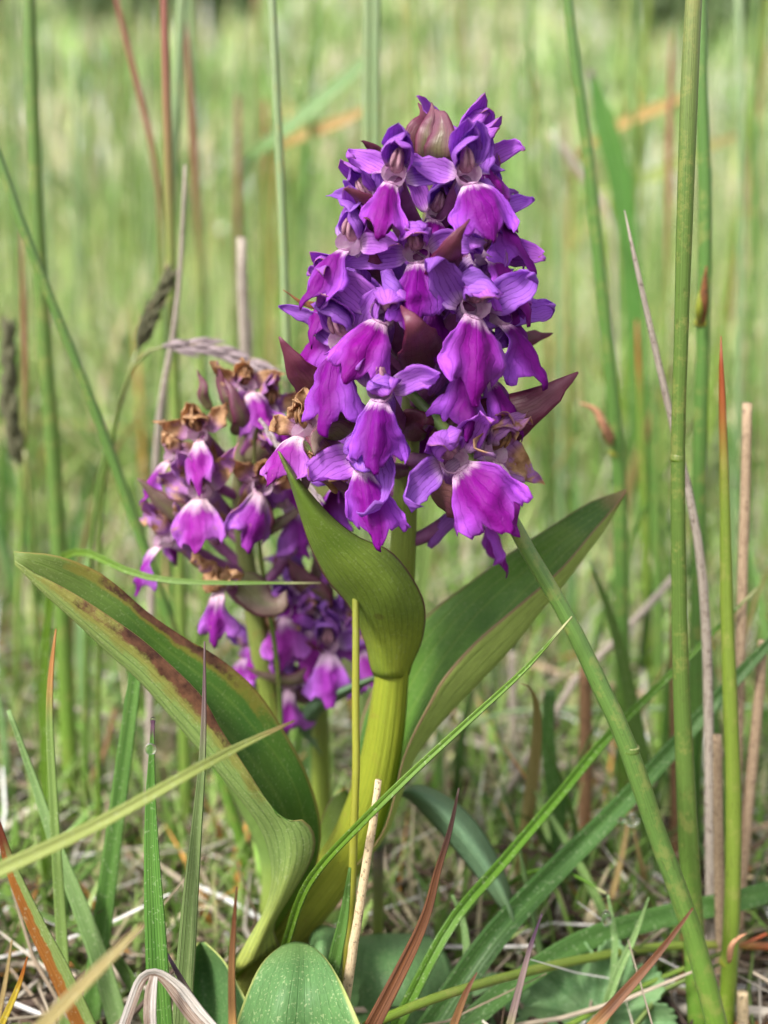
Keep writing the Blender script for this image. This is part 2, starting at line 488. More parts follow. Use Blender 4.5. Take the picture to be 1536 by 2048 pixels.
g = G('dew_water')
p = g.new('ShaderNodeBsdfPrincipled')
p.inputs['Base Color'].default_value = (1, 1, 1, 1)
p.inputs['Transmission Weight'].default_value = 1
p.inputs['IOR'].default_value = 1.333
p.inputs['Roughness'].default_value = 0.0
g.t.links.new(p.outputs[0], g.new('ShaderNodeOutputMaterial').inputs[0])
MAT['dew'] = g.mat


def attr_mat(name, rough=0.6, transl=0.25):
    g = G(name)
    a = g.new('ShaderNodeVertexColor')
    a.layer_name = 'Col'
    st = g.noise(g.obj(), 160, 3, 0.6)
    col = g.hsv(a.outputs[0], 0.5, 1.0, g.m('ADD', 0.7, g.m('MULTIPLY', st, 0.6)))
    return g.out(col, rough, transl)


MAT['field'] = attr_mat('meadow_grass', 0.5, 0.3)
MAT['litter'] = attr_mat('dead_litter', 0.75, 0.05)

g = G('soil')
ob = g.new('ShaderNodeNewGeometry').outputs['Position']
n1 = g.noise(ob, 60, 6, 0.65)
n2 = g.noise(ob, 420, 5, 0.7)
n3 = g.noise(ob, 2.2, 4, 0.6)
col = g.ramp(n1, [(0.3, S(46, 38, 30)), (0.5, S(76, 64, 50)), (0.7, S(108, 96, 78))])
col = g.mix(0.4, col, g.ramp(n2, [(0.3, S(40, 32, 26)), (0.7, S(150, 132, 104))]))
sy = g.new('ShaderNodeSeparateXYZ')
g.t.links.new(ob, sy.inputs[0])
far = g.step(sy.outputs[1], 0.35, 1.6)
col = g.mix(far, col, g.ramp(n3, [(0.35, S(112, 134, 66)), (0.65, S(150, 158, 96))]))
MAT['soil'] = g.out(col, 0.85, 0.0, g.m('ADD', n1, n2), 0.9, 0.004, 0.2)


# ------------------------------------------------------------------ geometry helpers
def cr(pts, m):
    """Catmull-Rom through pts (n x k), resampled to m points evenly by arc length of the first three columns"""
    p = np.asarray(pts, float)
    n = len(p)
    if n == 2:
        t = np.linspace(0, 1, m)[:, None]
        return p[0] * (1 - t) + p[1] * t
    e = np.vstack([2 * p[0] - p[1], p, 2 * p[-1] - p[-2]])
    K = 14
    outp = []
    for i in range(n - 1):
        a, b, c, d = e[i], e[i + 1], e[i + 2], e[i + 3]
        for t in np.linspace(0, 1, K, endpoint=False):
            outp.append(0.5 * (2 * b + (c - a) * t + (2 * a - 5 * b + 4 * c - d) * t * t + (3 * b - a - 3 * c + d) * t ** 3))
    outp.append(p[-1])
    q = np.array(outp)
    s = np.concatenate([[0], np.cumsum(np.linalg.norm(np.diff(q[:, :3], axis=0), axis=1))])
    tt = np.linspace(0, s[-1], m)
    return np.stack([np.interp(tt, s, q[:, k]) for k in range(q.shape[1])], 1)


def nrm(a):
    return a / np.maximum(np.linalg.norm(a, axis=-1, keepdims=True), 1e-12)


class MB:
    """collects verts, faces, uvs and material slots of ONE mesh"""

    def __init__(s):
        s.v, s.f, s.uv, s.mi, s.n = [], [], [], [], 0

    def add(s, verts, faces, uvs, mi=0):
        b = s.n
        s.v.append(np.asarray(verts, float))
        for f in faces:
            s.f.append([i + b for i in f])
            s.mi.append(mi)
        s.uv += [tuple(x) for x in uvs]
        s.n += len(verts)

    def grid(s, pts, thick=0.0, mi=(0, 0), urange=(0, 1), vrange=(0, 1)):
        """pts: nv x nu x 3 sheet; closed thin shell if thick"""
        nv, nu, _ = pts.shape
        uu = np.linspace(urange[0], urange[1], nu)
        vv = np.linspace(vrange[0], vrange[1], nv)
        uvs = [(a, b) for b in vv for a in uu]
        q = [[j * nu + i, j * nu + i + 1, (j + 1) * nu + i + 1, (j + 1) * nu + i] for j in range(nv - 1) for i in range(nu - 1)]
        if thick <= 0:
            s.add(pts.reshape(-1, 3), q, uvs, mi[0])
            return
        du = np.gradient(pts, axis=1)
        dv = np.gradient(pts, axis=0)
        nn = nrm(np.cross(du, dv))
        A = (pts + nn * thick / 2).reshape(-1, 3)
        B = (pts - nn * thick / 2).reshape(-1, 3)
        N = nv * nu
        s.add(A, q, uvs, mi[0])
        b0 = s.n
        s.add(B, [f[::-1] for f in q], uvs, mi[1])
        a0 = b0 - N
        rim = [i for i in range(nu)] + [j * nu + nu - 1 for j in range(1, nv)] + [(nv - 1) * nu + i for i in range(nu - 2, -1, -1)] + [j * nu for j in range(nv - 2, 0, -1)]
        for k in range(len(rim)):
            i, j = rim[k], rim[(k + 1) % len(rim)]
            s.f.append([a0 + j, a0 + i, b0 + i, b0 + j])
            s.mi.append(mi[0])

    def tube(s, pts, rad, seg=10, mi=0, cap=True, squash=1.0, vr=(0, 1)):
        pts = np.asarray(pts, float)
        rad = np.broadcast_to(np.asarray(rad, float), (len(pts),))
        t = nrm(np.gradient(pts, axis=0))
        a = np.array([0, -1.0, 0]) if abs(t[0][1]) < 0.9 else np.array([1.0, 0, 0])
        x = nrm(a - t[0] * np.dot(a, t[0]))
        V, UVs = [], []
        for i in range(len(pts)):
            x = nrm(x - t[i] * np.dot(x, t[i]))
            y = np.cross(t[i], x)
            for k in range(seg):
                an = 2 * math.pi * k / seg
                V.append(pts[i] + rad[i] * (x * math.cos(an) * squash + y * math.sin(an)))
                UVs.append((abs(2 * k / seg - 1), vr[0] + (vr[1] - vr[0]) * i / (len(pts) - 1)))
        F = [[i * seg + k, i * seg + (k + 1) % seg, (i + 1) * seg + (k + 1) % seg, (i + 1) * seg + k] for i in range(len(pts) - 1) for k in range(seg)]
        if cap:
            F.append(list(range(seg))[::-1])
            F.append([(len(pts) - 1) * seg + k for k in range(seg)])
        s.add(V, F, UVs, mi)

    def build(s, name, mats, parent=None, origin=(0, 0, 0), smooth=True):
        me = bpy.data.meshes.new(name)
        V = np.vstack(s.v) - np.asarray(origin, float)
        me.from_pydata(V.tolist(), [], s.f)
        if not isinstance(mats, (list, tuple)):
            mats = [mats]
        for m_ in mats:
            me.materials.append(MAT[m_] if isinstance(m_, str) else m_)
        uvl = me.uv_layers.new(name='UVMap')
        li = np.empty(len(me.loops), np.int32)
        me.loops.foreach_get('vertex_index', li)
        uvl.data.foreach_set('uv', np.array(s.uv, np.float32)[li].ravel())
        me.polygons.foreach_set('material_index', np.array(s.mi, np.int32))
        me.polygons.foreach_set('use_smooth', np.full(len(me.polygons), smooth, bool))
        me.update()
        o = bpy.data.objects.new(name, me)
        COL.objects.link(o)
        if parent is not None:
            o.parent = parent
        return o


def tag(o, label, cat, group=None):
    o['label'] = label
    o['category'] = cat
    if group:
        o['group'] = group
    return o


def empty(name, loc):
    o = bpy.data.objects.new(name, None)
    o.empty_display_size = 0.01
    COL.objects.link(o)
    o.location = loc
    return o


def drop_to_ground(w3, rad):
    """continue a stem from its lowest given point down into the soil"""
    p0, p1 = w3[0], w3[min(2, len(w3) - 1)]
    gz = float(ground_z(p0[0], p0[1])) - 0.004
    if p0[2] <= gz + 0.001:
        return w3, rad
    d = nrm(p0 - p1)
    d = nrm(np.array([d[0] * 0.6, d[1] * 0.6, min(d[2], -0.35)]))
    n = 4
    L = (p0[2] - gz) / -d[2]
    ext = [p0 + d * L * (n - k) / n for k in range(n)]
    return np.vstack([ext, w3]), np.concatenate([[rad[0]] * n, rad])


def path_px(pts, m, ground=True):
    """pts: (px, py, Y, width_px) listed from tip to base -> world points and half widths listed from base to tip"""
    c = cr([tuple(P(a, b, y)) + (wd * mpp(a, b, y) / 2,) for a, b, y, wd in pts[::-1]], m)
    w3, r = c[:, :3], np.maximum(c[:, 3], 0.00008)
    if ground:
        w3, r = drop_to_ground(w3, r)
    return w3, r


def rush(name, pts, mat, label, cat, group=None, seg=12, m=26, ground=True, seed=0):
    w3, r = path_px(pts, m, ground)
    rg = np.random.default_rng(int(abs(pts[0][0] * 7 + pts[0][1])) % 9999)
    w3 = w3 + np.cumsum(rg.normal(0, 0.00004, w3.shape), axis=0) * [1, 1, 0]
    b = MB()
    b.tube(w3, r * (1 + rg.normal(0, 0.015, len(r))), seg)
    o = b.build(name, mat, None, w3[0])
    o.location = w3[0]
    if label:
        tag(o, label, cat, group)
    return o


def ribbon_pts(w3, half, roll=0.0, cup=0.25, nu=5, twist=0.0, wav=0.0, face=None, seed=1, fold=0.0):
    """sheet of a blade: width direction lies across the view unless rolled"""
    n = len(w3)
    t = nrm(np.gradient(w3, axis=0))
    ref = np.array([0, 1.0, 0]) if face is None else np.asarray(face, float)
    side = nrm(np.cross(t, ref))
    nn = np.cross(side, t)
    an = roll + twist * np.linspace(0, 1, n)
    ca, sa = np.cos(an)[:, None], np.sin(an)[:, None]
    sd, nm = side * ca + nn * sa, nn * ca - side * sa
    u = np.linspace(-1, 1, nu)
    rg = np.random.default_rng(seed)
    ph = rg.uniform(0, 6, 4)
    out = np.zeros((n, nu, 3))
    vv = np.linspace(0, 1, n)
    for k, x in enumerate(u):
        wv = wav * half * (abs(x) ** 1.5) * (np.sin(vv * 17 + ph[0] + x) + 0.6 * np.sin(vv * 31 + ph[1] * x))
        out[:, k] = w3 + sd * (half * x)[:, None] + nm * ((cup * half * x * x) - fold * half * (x * x + 0.0025) ** 0.5 + wv)[:, None]
    return out


def blade(name, pts, mat, label, cat, group=None, roll=0.3, cup=0.5, twist=0.0, thick=0.00025, m=26, ground=True, nu=9, parent=None):
    w3, r = path_px(pts, m, ground)
    b = MB()
    b.grid(ribbon_pts(w3, r * 1.08, roll * 0.7, 0.12, nu, twist, fold=cup * 0.8), thick)
    if parent is not None:
        return b.build(name, mat, parent, parent.location)
    o = b.build(name, mat, None, w3[0])
    o.location = w3[0]
    tag(o, label, cat, group)
    return o


def sheet(rails, nv=30, nu=11):
    """rails: polylines of (px, py, Y) from base to tip, listed across the leaf"""
    rr = [cr([tuple(P(*q)) for q in r], nv) for r in rails]
    A = np.stack(rr, 1)
    out = np.zeros((nv, nu, 3))
    k = A.shape[1]
    for j in range(nv):
        p = A[j]
        if k == 2:
            out[j] = cr(p, nu)
        else:
            e = np.vstack([2 * p[0] - p[1], p, 2 * p[-1] - p[-2]])
            for i, x in enumerate(np.linspace(0, k - 1, nu)):
                s_ = min(int(x), k - 2)
                t = x - s_
                a, b, c, d = e[s_:s_ + 4]
                out[j, i] = 0.5 * (2 * b + (c - a) * t + (2 * a - 5 * b + 4 * c - d) * t * t + (3 * b - a - 3 * c + d) * t ** 3)
    return out


def leaf(name, rails, mats, parent, thick=0.00026, nv=32, nu=15):
    b = MB()
    b.grid(sheet(rails, nv, nu), thick, (0, len(mats) - 1 if isinstance(mats, (list, tuple)) else 0))
    return b.build(name, mats, parent, parent.location)


# ------------------------------------------------------------------ orchid flower
def crumple(pts, rg, amp):
    """irregular creases of a soft petal, growing towards its free end"""
    off = Vector(rg.uniform(-50, 50, 3))
    nv = pts.shape[0]
    for j in range(nv):
        k = amp * min(1.0, 2.2 * j / nv)
        for i in range(pts.shape[1]):
            q = Vector(pts[j, i])
            n = mnoise.noise_vector(q * 330 + off) * k + mnoise.noise_vector(q * 900 + off) * k * 0.4
            pts[j, i] += np.array(n)
    return pts


def petal_grid(base, d, n, L, W, bend, cup, rg, nu=9, nv=14, tip=0.85, basew=0.35, curl=0.0, ruffle=0.05, sidebend=0.0, maxat=0.8):
    d = nrm(np.asarray(d, float))
    n = np.asarray(n, float)
    n = nrm(n - d * np.dot(n, d))
    sd = np.cross(d, n)
    pos = np.asarray(base, float)
    pts = np.zeros((nv, nu, 3))
    vv = np.linspace(0, 1, nv)
    ph = rg.uniform(0, 6.28, 3)
    tw = rg.normal(0, 0.5)
    D, Nn = d.copy(), n.copy()
    st = L / (nv - 1)
    for j, v in enumerate(vv):
        if j:
            a = bend / (nv - 1) + (curl / (nv - 1) * 4 if v > 0.75 else 0)
            D, Nn = D * math.cos(a) + Nn * math.sin(a), Nn * math.cos(a) - D * math.sin(a)
            q_ = tw / (nv - 1)
            Nn, sd = Nn * math.cos(q_) + sd * math.sin(q_), sd * math.cos(q_) - Nn * math.sin(q_)
            b_ = sidebend / (nv - 1)
            D, sd = D * math.cos(b_) + sd * math.sin(b_), sd * math.cos(b_) - D * math.sin(b_)
            pos = pos + D * st
        wv = W * (basew * (1 - v) ** 3 + 1.92 * (v + 1e-4) ** 0.62 * (1 - v) ** tip) if v < 1 else 0
        wv = max(wv, W * 0.03)
        for i, u in enumerate(np.linspace(-1, 1, nu)):
            z = cup * wv * u * u + ruffle * W * abs(u) ** 1.5 * (math.sin(v * 9 + ph[0] + 2 * u) + math.sin(v * 17 + ph[1]) * 0.6)
            pts[j, i] = pos + sd * wv * u + Nn * z
    return crumple(pts, rg, L * 0.055)


def lip_grid(s, rg, nu=23, nv=19, drop=1.0, refl=0.32, lw=1.0, ll=1.0, swing=0.0):
    pts = np.zeros((nv, nu, 3))
    us = np.linspace(-1, 1, nu)
    ph = rg.uniform(0, 6.28, 4)
    L, W = 0.0112 * s * ll, 0.0056 * s * lw
    asy = rg.normal(0, 0.16)
    fold = rg.uniform(0.0, 0.42)
    flare = rg.uniform(0.0, 1.0)
    tooth = rg.uniform(0.10, 0.24)
    lob = rg.uniform(0.0, 0.12)
    W *= rg.uniform(0.9, 1.12)
    M_ = 40
    th = np.radians(np.interp(np.linspace(0, 1.25, M_), [0, 0.25, 0.6, 1.25], [22, 48, 70 * drop, 84 * drop]))
    cy = np.concatenate([[0], np.cumsum(-np.cos(th))]) * L * 1.25 / M_
    cz = np.concatenate([[0], np.cumsum(-np.sin(th))]) * L * 1.25 / M_
    tt = np.linspace(0, 1.25, M_ + 1)
    for i, u in enumerate(us):
        au = abs(u)
        end = 0.98 - 0.20 * au ** 1.6 + tooth * math.exp(-(u / 0.17) ** 2) + lob * math.exp(-((au - 0.80) / 0.14) ** 2) - 0.09 * math.exp(-((au - 0.40) / 0.12) ** 2) + 0.06 * math.sin(u * 9 + ph[0]) * au + 0.035 * math.sin(u * 23 + ph[1])
        for j, v in enumerate(np.linspace(0, 1, nv)):
            ve = v * end
            y, z = np.interp(ve, tt, cy), np.interp(ve, tt, cz)
            a = np.interp(ve, tt[:-1], th)
            wv = W * ((1 - flare) * np.interp(ve, [0, 0.10, 0.25, 0.45, 0.65, 0.85, 1.1], [0.26, 0.36, 0.64, 0.95, 1.06, 1.02, 0.84])
                      + flare * np.interp(ve, [0, 0.10, 0.25, 0.45, 0.65, 0.85, 1.1], [0.26, 0.30, 0.38, 0.58, 0.92, 1.16, 1.10]))
            back = (refl + asy * (1 if u > 0 else -1)) * wv * (au ** 1.7) + fold * wv * au * min(1, ve * 2) + 0.20 * W * au * ve * (math.sin(ve * 8 + ph[1] + u * 2.5) + math.sin(u * 9 + ph[2]))
            back += 0.05 * W * ve * math.sin(ve * 15 + ph[3] + 4 * u)
            back -= 0.12 * W * math.exp(-(u / 0.2) ** 2) * ve
            # normal of the lip surface points forward-up; reflexed sides go against it
            ny, nz = -math.sin(a), math.cos(a)
            x = wv * u * (1 - 0.14 * au * min(1, ve * 1.6))
            pts[j, i] = (x + swing * ve * L, y - ny * back, z - nz * back)
    return crumple(pts, rg, L * 0.05)


def flower(orchid, px, py, yaw, pitch=0.0, roll=0.0, s=1.0, r=0.016, Y=None, axis=None, seed=0, old=0, sep=(48, 48), sepb=(25, 25), hood=1.0, lip=True,
           drop=1.0, refl=0.32, lw=1.0, ll=1.0, swing=0.0, hood_close=0.0, sepl=(1.0, 1.0), sepw=1.0, world=None, ovl=0.011):
    """one flower: local -Y is the way it faces, Z up; origin at the throat"""
    rg = np.random.default_rng(1000 + seed)
    ya, pi, ro = R(yaw + rg.normal(0, 5)), R(pitch + rg.normal(0, 7)), R(roll + rg.normal(0, 9))
    if Y is None:
        Y = orchid['stem_y'] - r * math.cos(ya)
    loc = P(px, py, Y) if world is None else np.asarray(world, float)
    Mw = Matrix.Translation(Vector(loc)) @ Matrix.Rotation(ya, 4, 'Z') @ Matrix.Rotation(pi, 4, 'X') @ Matrix.Rotation(ro, 4, 'Y')
    inv = np.array(Mw.inverted())
    tol = lambda q: (inv @ np.append(q, 1))[:3]
    dry = 'column_dry' if old in (1, 2) else 'column'
    pm = ['petal', 'petal_old', 'petal_dry', 'petal_soft'][old]
    lm = ['lip', 'lip_old', 'lip_old', 'lip_soft'][old]
    old = 0 if old == 3 else old
    # the flower itself: ovary reaching back to the stem, with the open throat
    b = MB()
    ax = axis(loc[2] - ovl)
    q0 = tol(ax)
    q2 = np.array([0, 0.0022 * s, -0.0002])
    q1 = (q0 + q2) / 2 + np.array([0, 0, -0.001])
    pth = cr([q0, q1, q2], 8)
    b.tube(pth, np.interp(np.linspace(0, 1, 8), [0, 0.5, 1], [0.0011, 0.0015, 0.0012]) * s, 8, 0)
    # throat cup, open to the front
    c = cr([(0, 0.0024 * s, -0.0006 * s), (0, 0.0008 * s, -0.0002 * s), (0, -0.0006 * s, 0.0002 * s), (0, -0.0013 * s, 0.0006 * s)], 7)
    b.tube(c, np.array([0.0006, 0.0013, 0.0017, 0.0018, 0.0019, 0.0020, 0.0021]) * s, 12, 1, cap=False)
    # spur behind, pointing down
    sp = cr([(0, 0.0018 * s, -0.0008 * s), (0, 0.005 * s, -0.003 * s), (0, 0.0075 * s, -0.0075 * s)], 7)
    b.tube(sp, np.array([0.0014, 0.0016, 0.0016, 0.0015, 0.0013, 0.0011, 0.0005]) * s, 8, 2)
    fl = b.build('flower', ['spur_in', 'throat', pm], orchid)
    fl.matrix_local = Matrix.Translation(-orchid.location) @ Mw
    # column
    b = MB()
    cp = cr([(0, 0.0004 * s, 0.0012 * s), (0, -0.0008 * s, 0.0024 * s), (0, -0.0012 * s, 0.0046 * s)], 7)
    b.tube(cp, np.array([0.0011, 0.0012, 0.0012, 0.0011, 0.0010, 0.0008, 0.0003]) * s, 8)
    for sx in (-1, 1):
        c2 = cr([(sx * 0.0006 * s, -0.0016 * s, 0.0012 * s), (sx * 0.00055 * s, -0.0021 * s, 0.0026 * s), (sx * 0.0003 * s, -0.0021 * s, 0.0042 * s)], 6)
        b.tube(c2, np.array([0.0002, 0.00035, 0.00042, 0.00042, 0.00035, 0.00015]) * s, 6)
    b.build('column', dry, fl)
    if lip:
        b = MB()
        b.grid(lip_grid(s, rg, drop=drop, refl=refl, lw=lw, ll=ll, swing=swing) + np.array([0, -0.0012 * s, -0.0010 * s]), 0.00016)
        b.build('lip', lm, fl)
    # hood: dorsal sepal and two petals arching over the column
    k = 1.0 if old < 2 else 0.75
    rr = lambda a: rg.normal(0, a)
    hc = hood_close
    b = MB()
    b.grid(petal_grid((0, 0.0012 * s, 0.0014 * s), (rr(0.1), 0.25 - 0.6 * hc, 1), (0, -1, 0.1), 0.0098 * s * k * hood, 0.0030 * s, 2.0 + hc + rr(0.25), 0.6, rg, ruffle=0.07 + 0.08 * old, curl=-0.6, tip=0.6), 0.00012)
    b.build('dorsal_sepal', pm, fl)
    for sx in (-1, 1):
        b = MB()
        b.grid(petal_grid((sx * 0.0013 * s, 0.0004 * s, 0.0012 * s), (sx * (0.55 + rr(0.1)), 0.05 - 0.4 * hc, 1), (-sx * 0.8, -0.75, 0.1), 0.0088 * s * k * hood, 0.0027 * s,
                          2.0 + hc + rr(0.3), 0.6, rg, ruffle=0.09 + 0.1 * old, tip=0.6), 0.00012)
        b.build('petal', pm, fl)
    for i, sx in enumerate((-1, 1)):
        el, bk = R(sep[i] + rr(5)), R(sepb[i] + rr(5))
        d = (sx * math.cos(el) * math.cos(bk), math.sin(bk), math.sin(el) * math.cos(bk))
        b = MB()
        b.grid(petal_grid((sx * 0.0018 * s, 0.0006 * s, 0.0002 * s), d, (sx * 0.1, -1, 0.15), 0.0118 * s * sepl[i] * k, 0.0028 * s * sepw, 0.9 + rr(0.6), 0.42, rg,
                          curl=0.9 + rr(1.0), ruffle=0.13 + 0.1 * old, sidebend=sx * (0.6 + rr(0.5)), tip=1.1), 0.00012)
        b.build('sepal', pm, fl)
    return fl


def bract(orchid, pts, mat, roll=0.2, cup=0.22, nu=9, m=18, twist=0.0):
    """pts: (px, py, Y) base to tip, then width; lanceolate"""
    *pp, wid = pts
    c = cr([tuple(P(*q)) for q in pp], m)
    v = np.linspace(0, 1, m)
    mid = pp[len(pp) // 2]
    half = wid * mpp(*mid) / 2 * np.maximum(0.45 * (1 - v) ** 2 + np.sin(math.pi * v ** 0.7) ** 0.9, 0.03)
    b = MB()
    b.grid(crumple(ribbon_pts(c, half, roll, cup, nu, twist, fold=-0.12), np.random.default_rng(int(pp[-1][0])), 0.0005), 0.00022)
    return b.build('bract', mat, orchid, orchid.location)


def stem_of(orchid, pts, mat, m=40, seg=16):
    w3, r = path_px(pts, m, True)
    b = MB()
    b.tube(w3, r, seg)
    b.build('stem', mat, orchid, orchid.location)

    def axis(z):
        z = max(min(z, w3[-1][2]), w3[0][2])
        return np.array([np.interp(z, w3[:, 2], w3[:, 0]), np.interp(z, w3[:, 2], w3[:, 1]), z])
    return axis


# ------------------------------------------------------------------ the setting: one ground sheet rising to a bank behind
def make_ground():
    ys = np.concatenate([np.linspace(-3, -0.4, 10), np.linspace(-0.35, 1.0, 110), np.linspace(1.05, 6, 60), np.linspace(6.5, 120, 50)])
    xs = np.concatenate([np.linspace(-60, -3, 14), np.linspace(-2.6, -0.5, 16), np.linspace(-0.47, 0.47, 75), np.linspace(0.5, 2.6, 16), np.linspace(3, 60, 14)])
    X, Yg = np.meshgrid(xs, ys)
    rg = np.random.default_rng(5)
    Z = ground_z(X, Yg)
    near = (np.abs(X) < 0.6) & (Yg > -0.4) & (Yg < 1.1)
    Z = Z + near * (0.0016 * np.sin(X * 61 + 2 * np.sin(Yg * 37)) * np.sin(Yg * 53 + 1.3) + rg.normal(0, 0.0006, X.shape)) - 0.001
    b = MB()
    b.grid(np.stack([X, Yg, Z], 2))
    o = b.build('ground', 'soil')
    o['kind'] = 'structure'
    return o


make_ground()

# ------------------------------------------------------------------ the tall orchid in flower
def new_orchid(base, y, label):
    loc = P(*base)
    loc[2] = GROUND
    o = empty('marsh_orchid', loc)
    tag(o, label, 'orchid', 'marsh orchids growing together')
    o['stem_y'] = y
    bpy.context.view_layer.update()
    return o


oA = new_orchid((480, 1990, 0.0), 0.0, 'tall marsh orchid with a full fresh purple flower spike and thick yellow green stem')
axA = stem_of(oA, [(868, 290, 0.0, 14), (860, 420, 0.0, 27), (842, 600, 0.0, 34), (824, 800, 0.0, 40), (812, 960, 0.0, 47), (806, 1100, 0.0, 52), (796, 1250, 0.0, 58),
                   (784, 1350, 0.0, 68), (768, 1480, 0.0, 79), (742, 1590, 0.0, 85), (690, 1710, 0.0, 90), (600, 1830, 0.0, 92), (520, 1930, 0.0, 86), (474, 2000, 0.0, 76)], 'stem')

# leaves of the tall orchid, each folded sheet given by its margins and keel
leaf('leaf', [  # big keeled leaf arching out to the one side: near margin, near flank, keel, far flank, far margin
    [(560, 1890, -0.011), (548, 1850, -0.013), (585, 1785, -0.016), (622, 1720, -0.018), (630, 1672, -0.020), (605, 1640, -0.022), (560, 1636, -0.022), (500, 1548, -0.022), (440, 1455, -0.022), (400, 1388, -0.022), (300, 1292, -0.022), (230, 1240, -0.022), (150, 1188, -0.022), (90, 1156, -0.022), (32, 1128, -0.022)],
    [(500, 1930, -0.014), (530, 1860, -0.017), (560, 1790, -0.019), (578, 1720, -0.020), (572, 1660, -0.021), (540, 1615, -0.022), (480, 1545, -0.022), (420, 1465, -0.022), (360, 1395, -0.022), (290, 1325, -0.022), (220, 1268, -0.022), (160, 1220, -0.022), (100, 1172, -0.022), (30, 1122, -0.022)],
    [(456, 1955, -0.010), (490, 1890, -0.012), (530, 1820, -0.014), (544, 1760, -0.015), (538, 1700, -0.016), (512, 1640, -0.017), (462, 1572, -0.018), (400, 1500, -0.018), (340, 1430, -0.018), (280, 1362, -0.019), (220, 1308, -0.019), (160, 1250, -0.020), (90, 1188, -0.021), (30, 1128, -0.022)],
    [(470, 1960, -0.003), (530, 1880, -0.005), (580, 1790, -0.006), (598, 1700, -0.008), (580, 1600, -0.010), (530, 1520, -0.011), (470, 1450, -0.012), (400, 1380, -0.013), (320, 1310, -0.014), (240, 1240, -0.016), (170, 1190, -0.017), (100, 1150, -0.019), (29, 1114, -0.021)],
    [(520, 1940, 0.002), (560, 1870, 0.001), (610, 1790, -0.001), (636, 1715, -0.004), (640, 1640, -0.005), (612, 1545, -0.006), (562, 1452, -0.007), (505, 1372, -0.008), (430, 1310, -0.010), (380, 1282, -0.011), (300, 1228, -0.013), (240, 1176, -0.014), (190, 1140, -0.015), (110, 1110, -0.018), (27, 1104, -0.020)]],
     ['leafA_in', 'leafA_out'], oA, nv=48, nu=25)
leaf('leaf', [  # long leaf standing up behind the stem to the other side
    [(700, 1745, -0.006), (762, 1672, -0.008), (790, 1590, -0.007), (803, 1530, -0.006), (824, 1474, -0.005), (860, 1405, -0.004), (888, 1355, -0.003), (950, 1285, -0.001), (1040, 1208, 0.002), (1120, 1140, 0.005), (1185, 1064, 0.009), (1225, 1018, 0.011), (1252, 982, 0.012)],
    [(705, 1750, 0.002), (765, 1678, 0.002), (800, 1596, 0.002), (816, 1540, 0.002), (850, 1484, 0.002), (900, 1424, 0.003), (960, 1362, 0.004), (1020, 1298, 0.005), (1080, 1222, 0.007), (1140, 1150, 0.009), (1200, 1070, 0.011), (1232, 1020, 0.012), (1252, 983, 0.0125)],
    [(700, 1740, 0.006), (745, 1650, 0.009), (770, 1560, 0.011), (790, 1480, 0.012), (830, 1400, 0.012), (880, 1320, 0.012), (940, 1240, 0.012), (1000, 1180, 0.012), (1060, 1126, 0.012), (1120, 1080, 0.012), (1180, 1040, 0.013), (1225, 1005, 0.013), (1252, 980, 0.013)],
    [(692, 1740, 0.004), (690, 1650, 0.008), (704, 1550, 0.012), (722, 1440, 0.015), (758, 1350, 0.016), (806, 1280, 0.016), (870, 1216, 0.016), (930, 1172, 0.016), (1000, 1120, 0.016), (1060, 1080, 0.015), (1110, 1048, 0.015), (1180, 1004, 0.014), (1252, 979, 0.0135)]],
     ['leafB_out', 'leafB_in'], oA, nv=44, nu=21)
leaf('leaf', [  # small clasping leaf under the flowers, its slender tip leaning away
    [(748, 1352, 0.000), (740, 1330, 0.000), (730, 1285, -0.002), (700, 1215, -0.008), (655, 1160, -0.012), (624, 1100, -0.015), (602, 1035, -0.018), (580, 965, -0.020), (556, 902, -0.021)],
    [(768, 1356, -0.0034), (764, 1330, -0.0040), (756, 1275, -0.0065), (738, 1205, -0.013), (700, 1150, -0.017), (655, 1095, -0.019), (620, 1035, -0.021), (588, 968, -0.022), (557, 903, -0.022)],
    [(796, 1356, -0.0034), (798, 1330, -0.0040), (802, 1275, -0.0065), (795, 1205, -0.014), (760, 1145, -0.017), (708, 1095, -0.019), (650, 1042, -0.021), (600, 975, -0.022), (558, 904, -0.022)],
    [(818, 1350, 0.000), (824, 1328, 0.000), (844, 1280, -0.002), (850, 1215, -0.008), (826, 1158, -0.012), (780, 1102, -0.015), (716, 1074, -0.017), (662, 1032, -0.018), (608, 972, -0.020), (560, 905, -0.0215)]],
     ['leafC', 'leafC'], oA, nv=36, nu=15)
leaf('leaf', [  # sheath behind the stem
    [(560, 1850, 0.008), (600, 1760, 0.008), (640, 1650, 0.008), (660, 1600, 0.008), (692, 1580, 0.010)],
    [(610, 1840, 0.006), (650, 1750, 0.005), (680, 1680, 0.005), (690, 1630, 0.007), (694, 1582, 0.010)],
    [(640, 1830, 0.010), (690, 1750, 0.010), (712, 1690, 0.010), (706, 1630, 0.010), (697, 1584, 0.010)]], ['leafC', 'leafC'], oA, nv=20, nu=11)
leaf('leaf', [  # broad basal leaf in front
    [(410, 2240, -0.034), (452, 2110, -0.036), (482, 2020, -0.036), (508, 1955, -0.034), (532, 1918, -0.030), (562, 1893, -0.026)],
    [(520, 2240, -0.044), (536, 2110, -0.044), (550, 2020, -0.042), (566, 1955, -0.038), (578, 1915, -0.032), (586, 1885, -0.025)],
    [(640, 2240, -0.041), (630, 2110, -0.042), (622, 2020, -0.041), (618, 1955, -0.037), (614, 1912, -0.031), (608, 1886, -0.025)],
    [(790, 2240, -0.050), (744, 2110, -0.050), (712, 2030, -0.047), (684, 1968, -0.042), (656, 1922, -0.035), (628, 1896, -0.028)]], ['leafD', 'leafD'], oA, nv=26, nu=17)
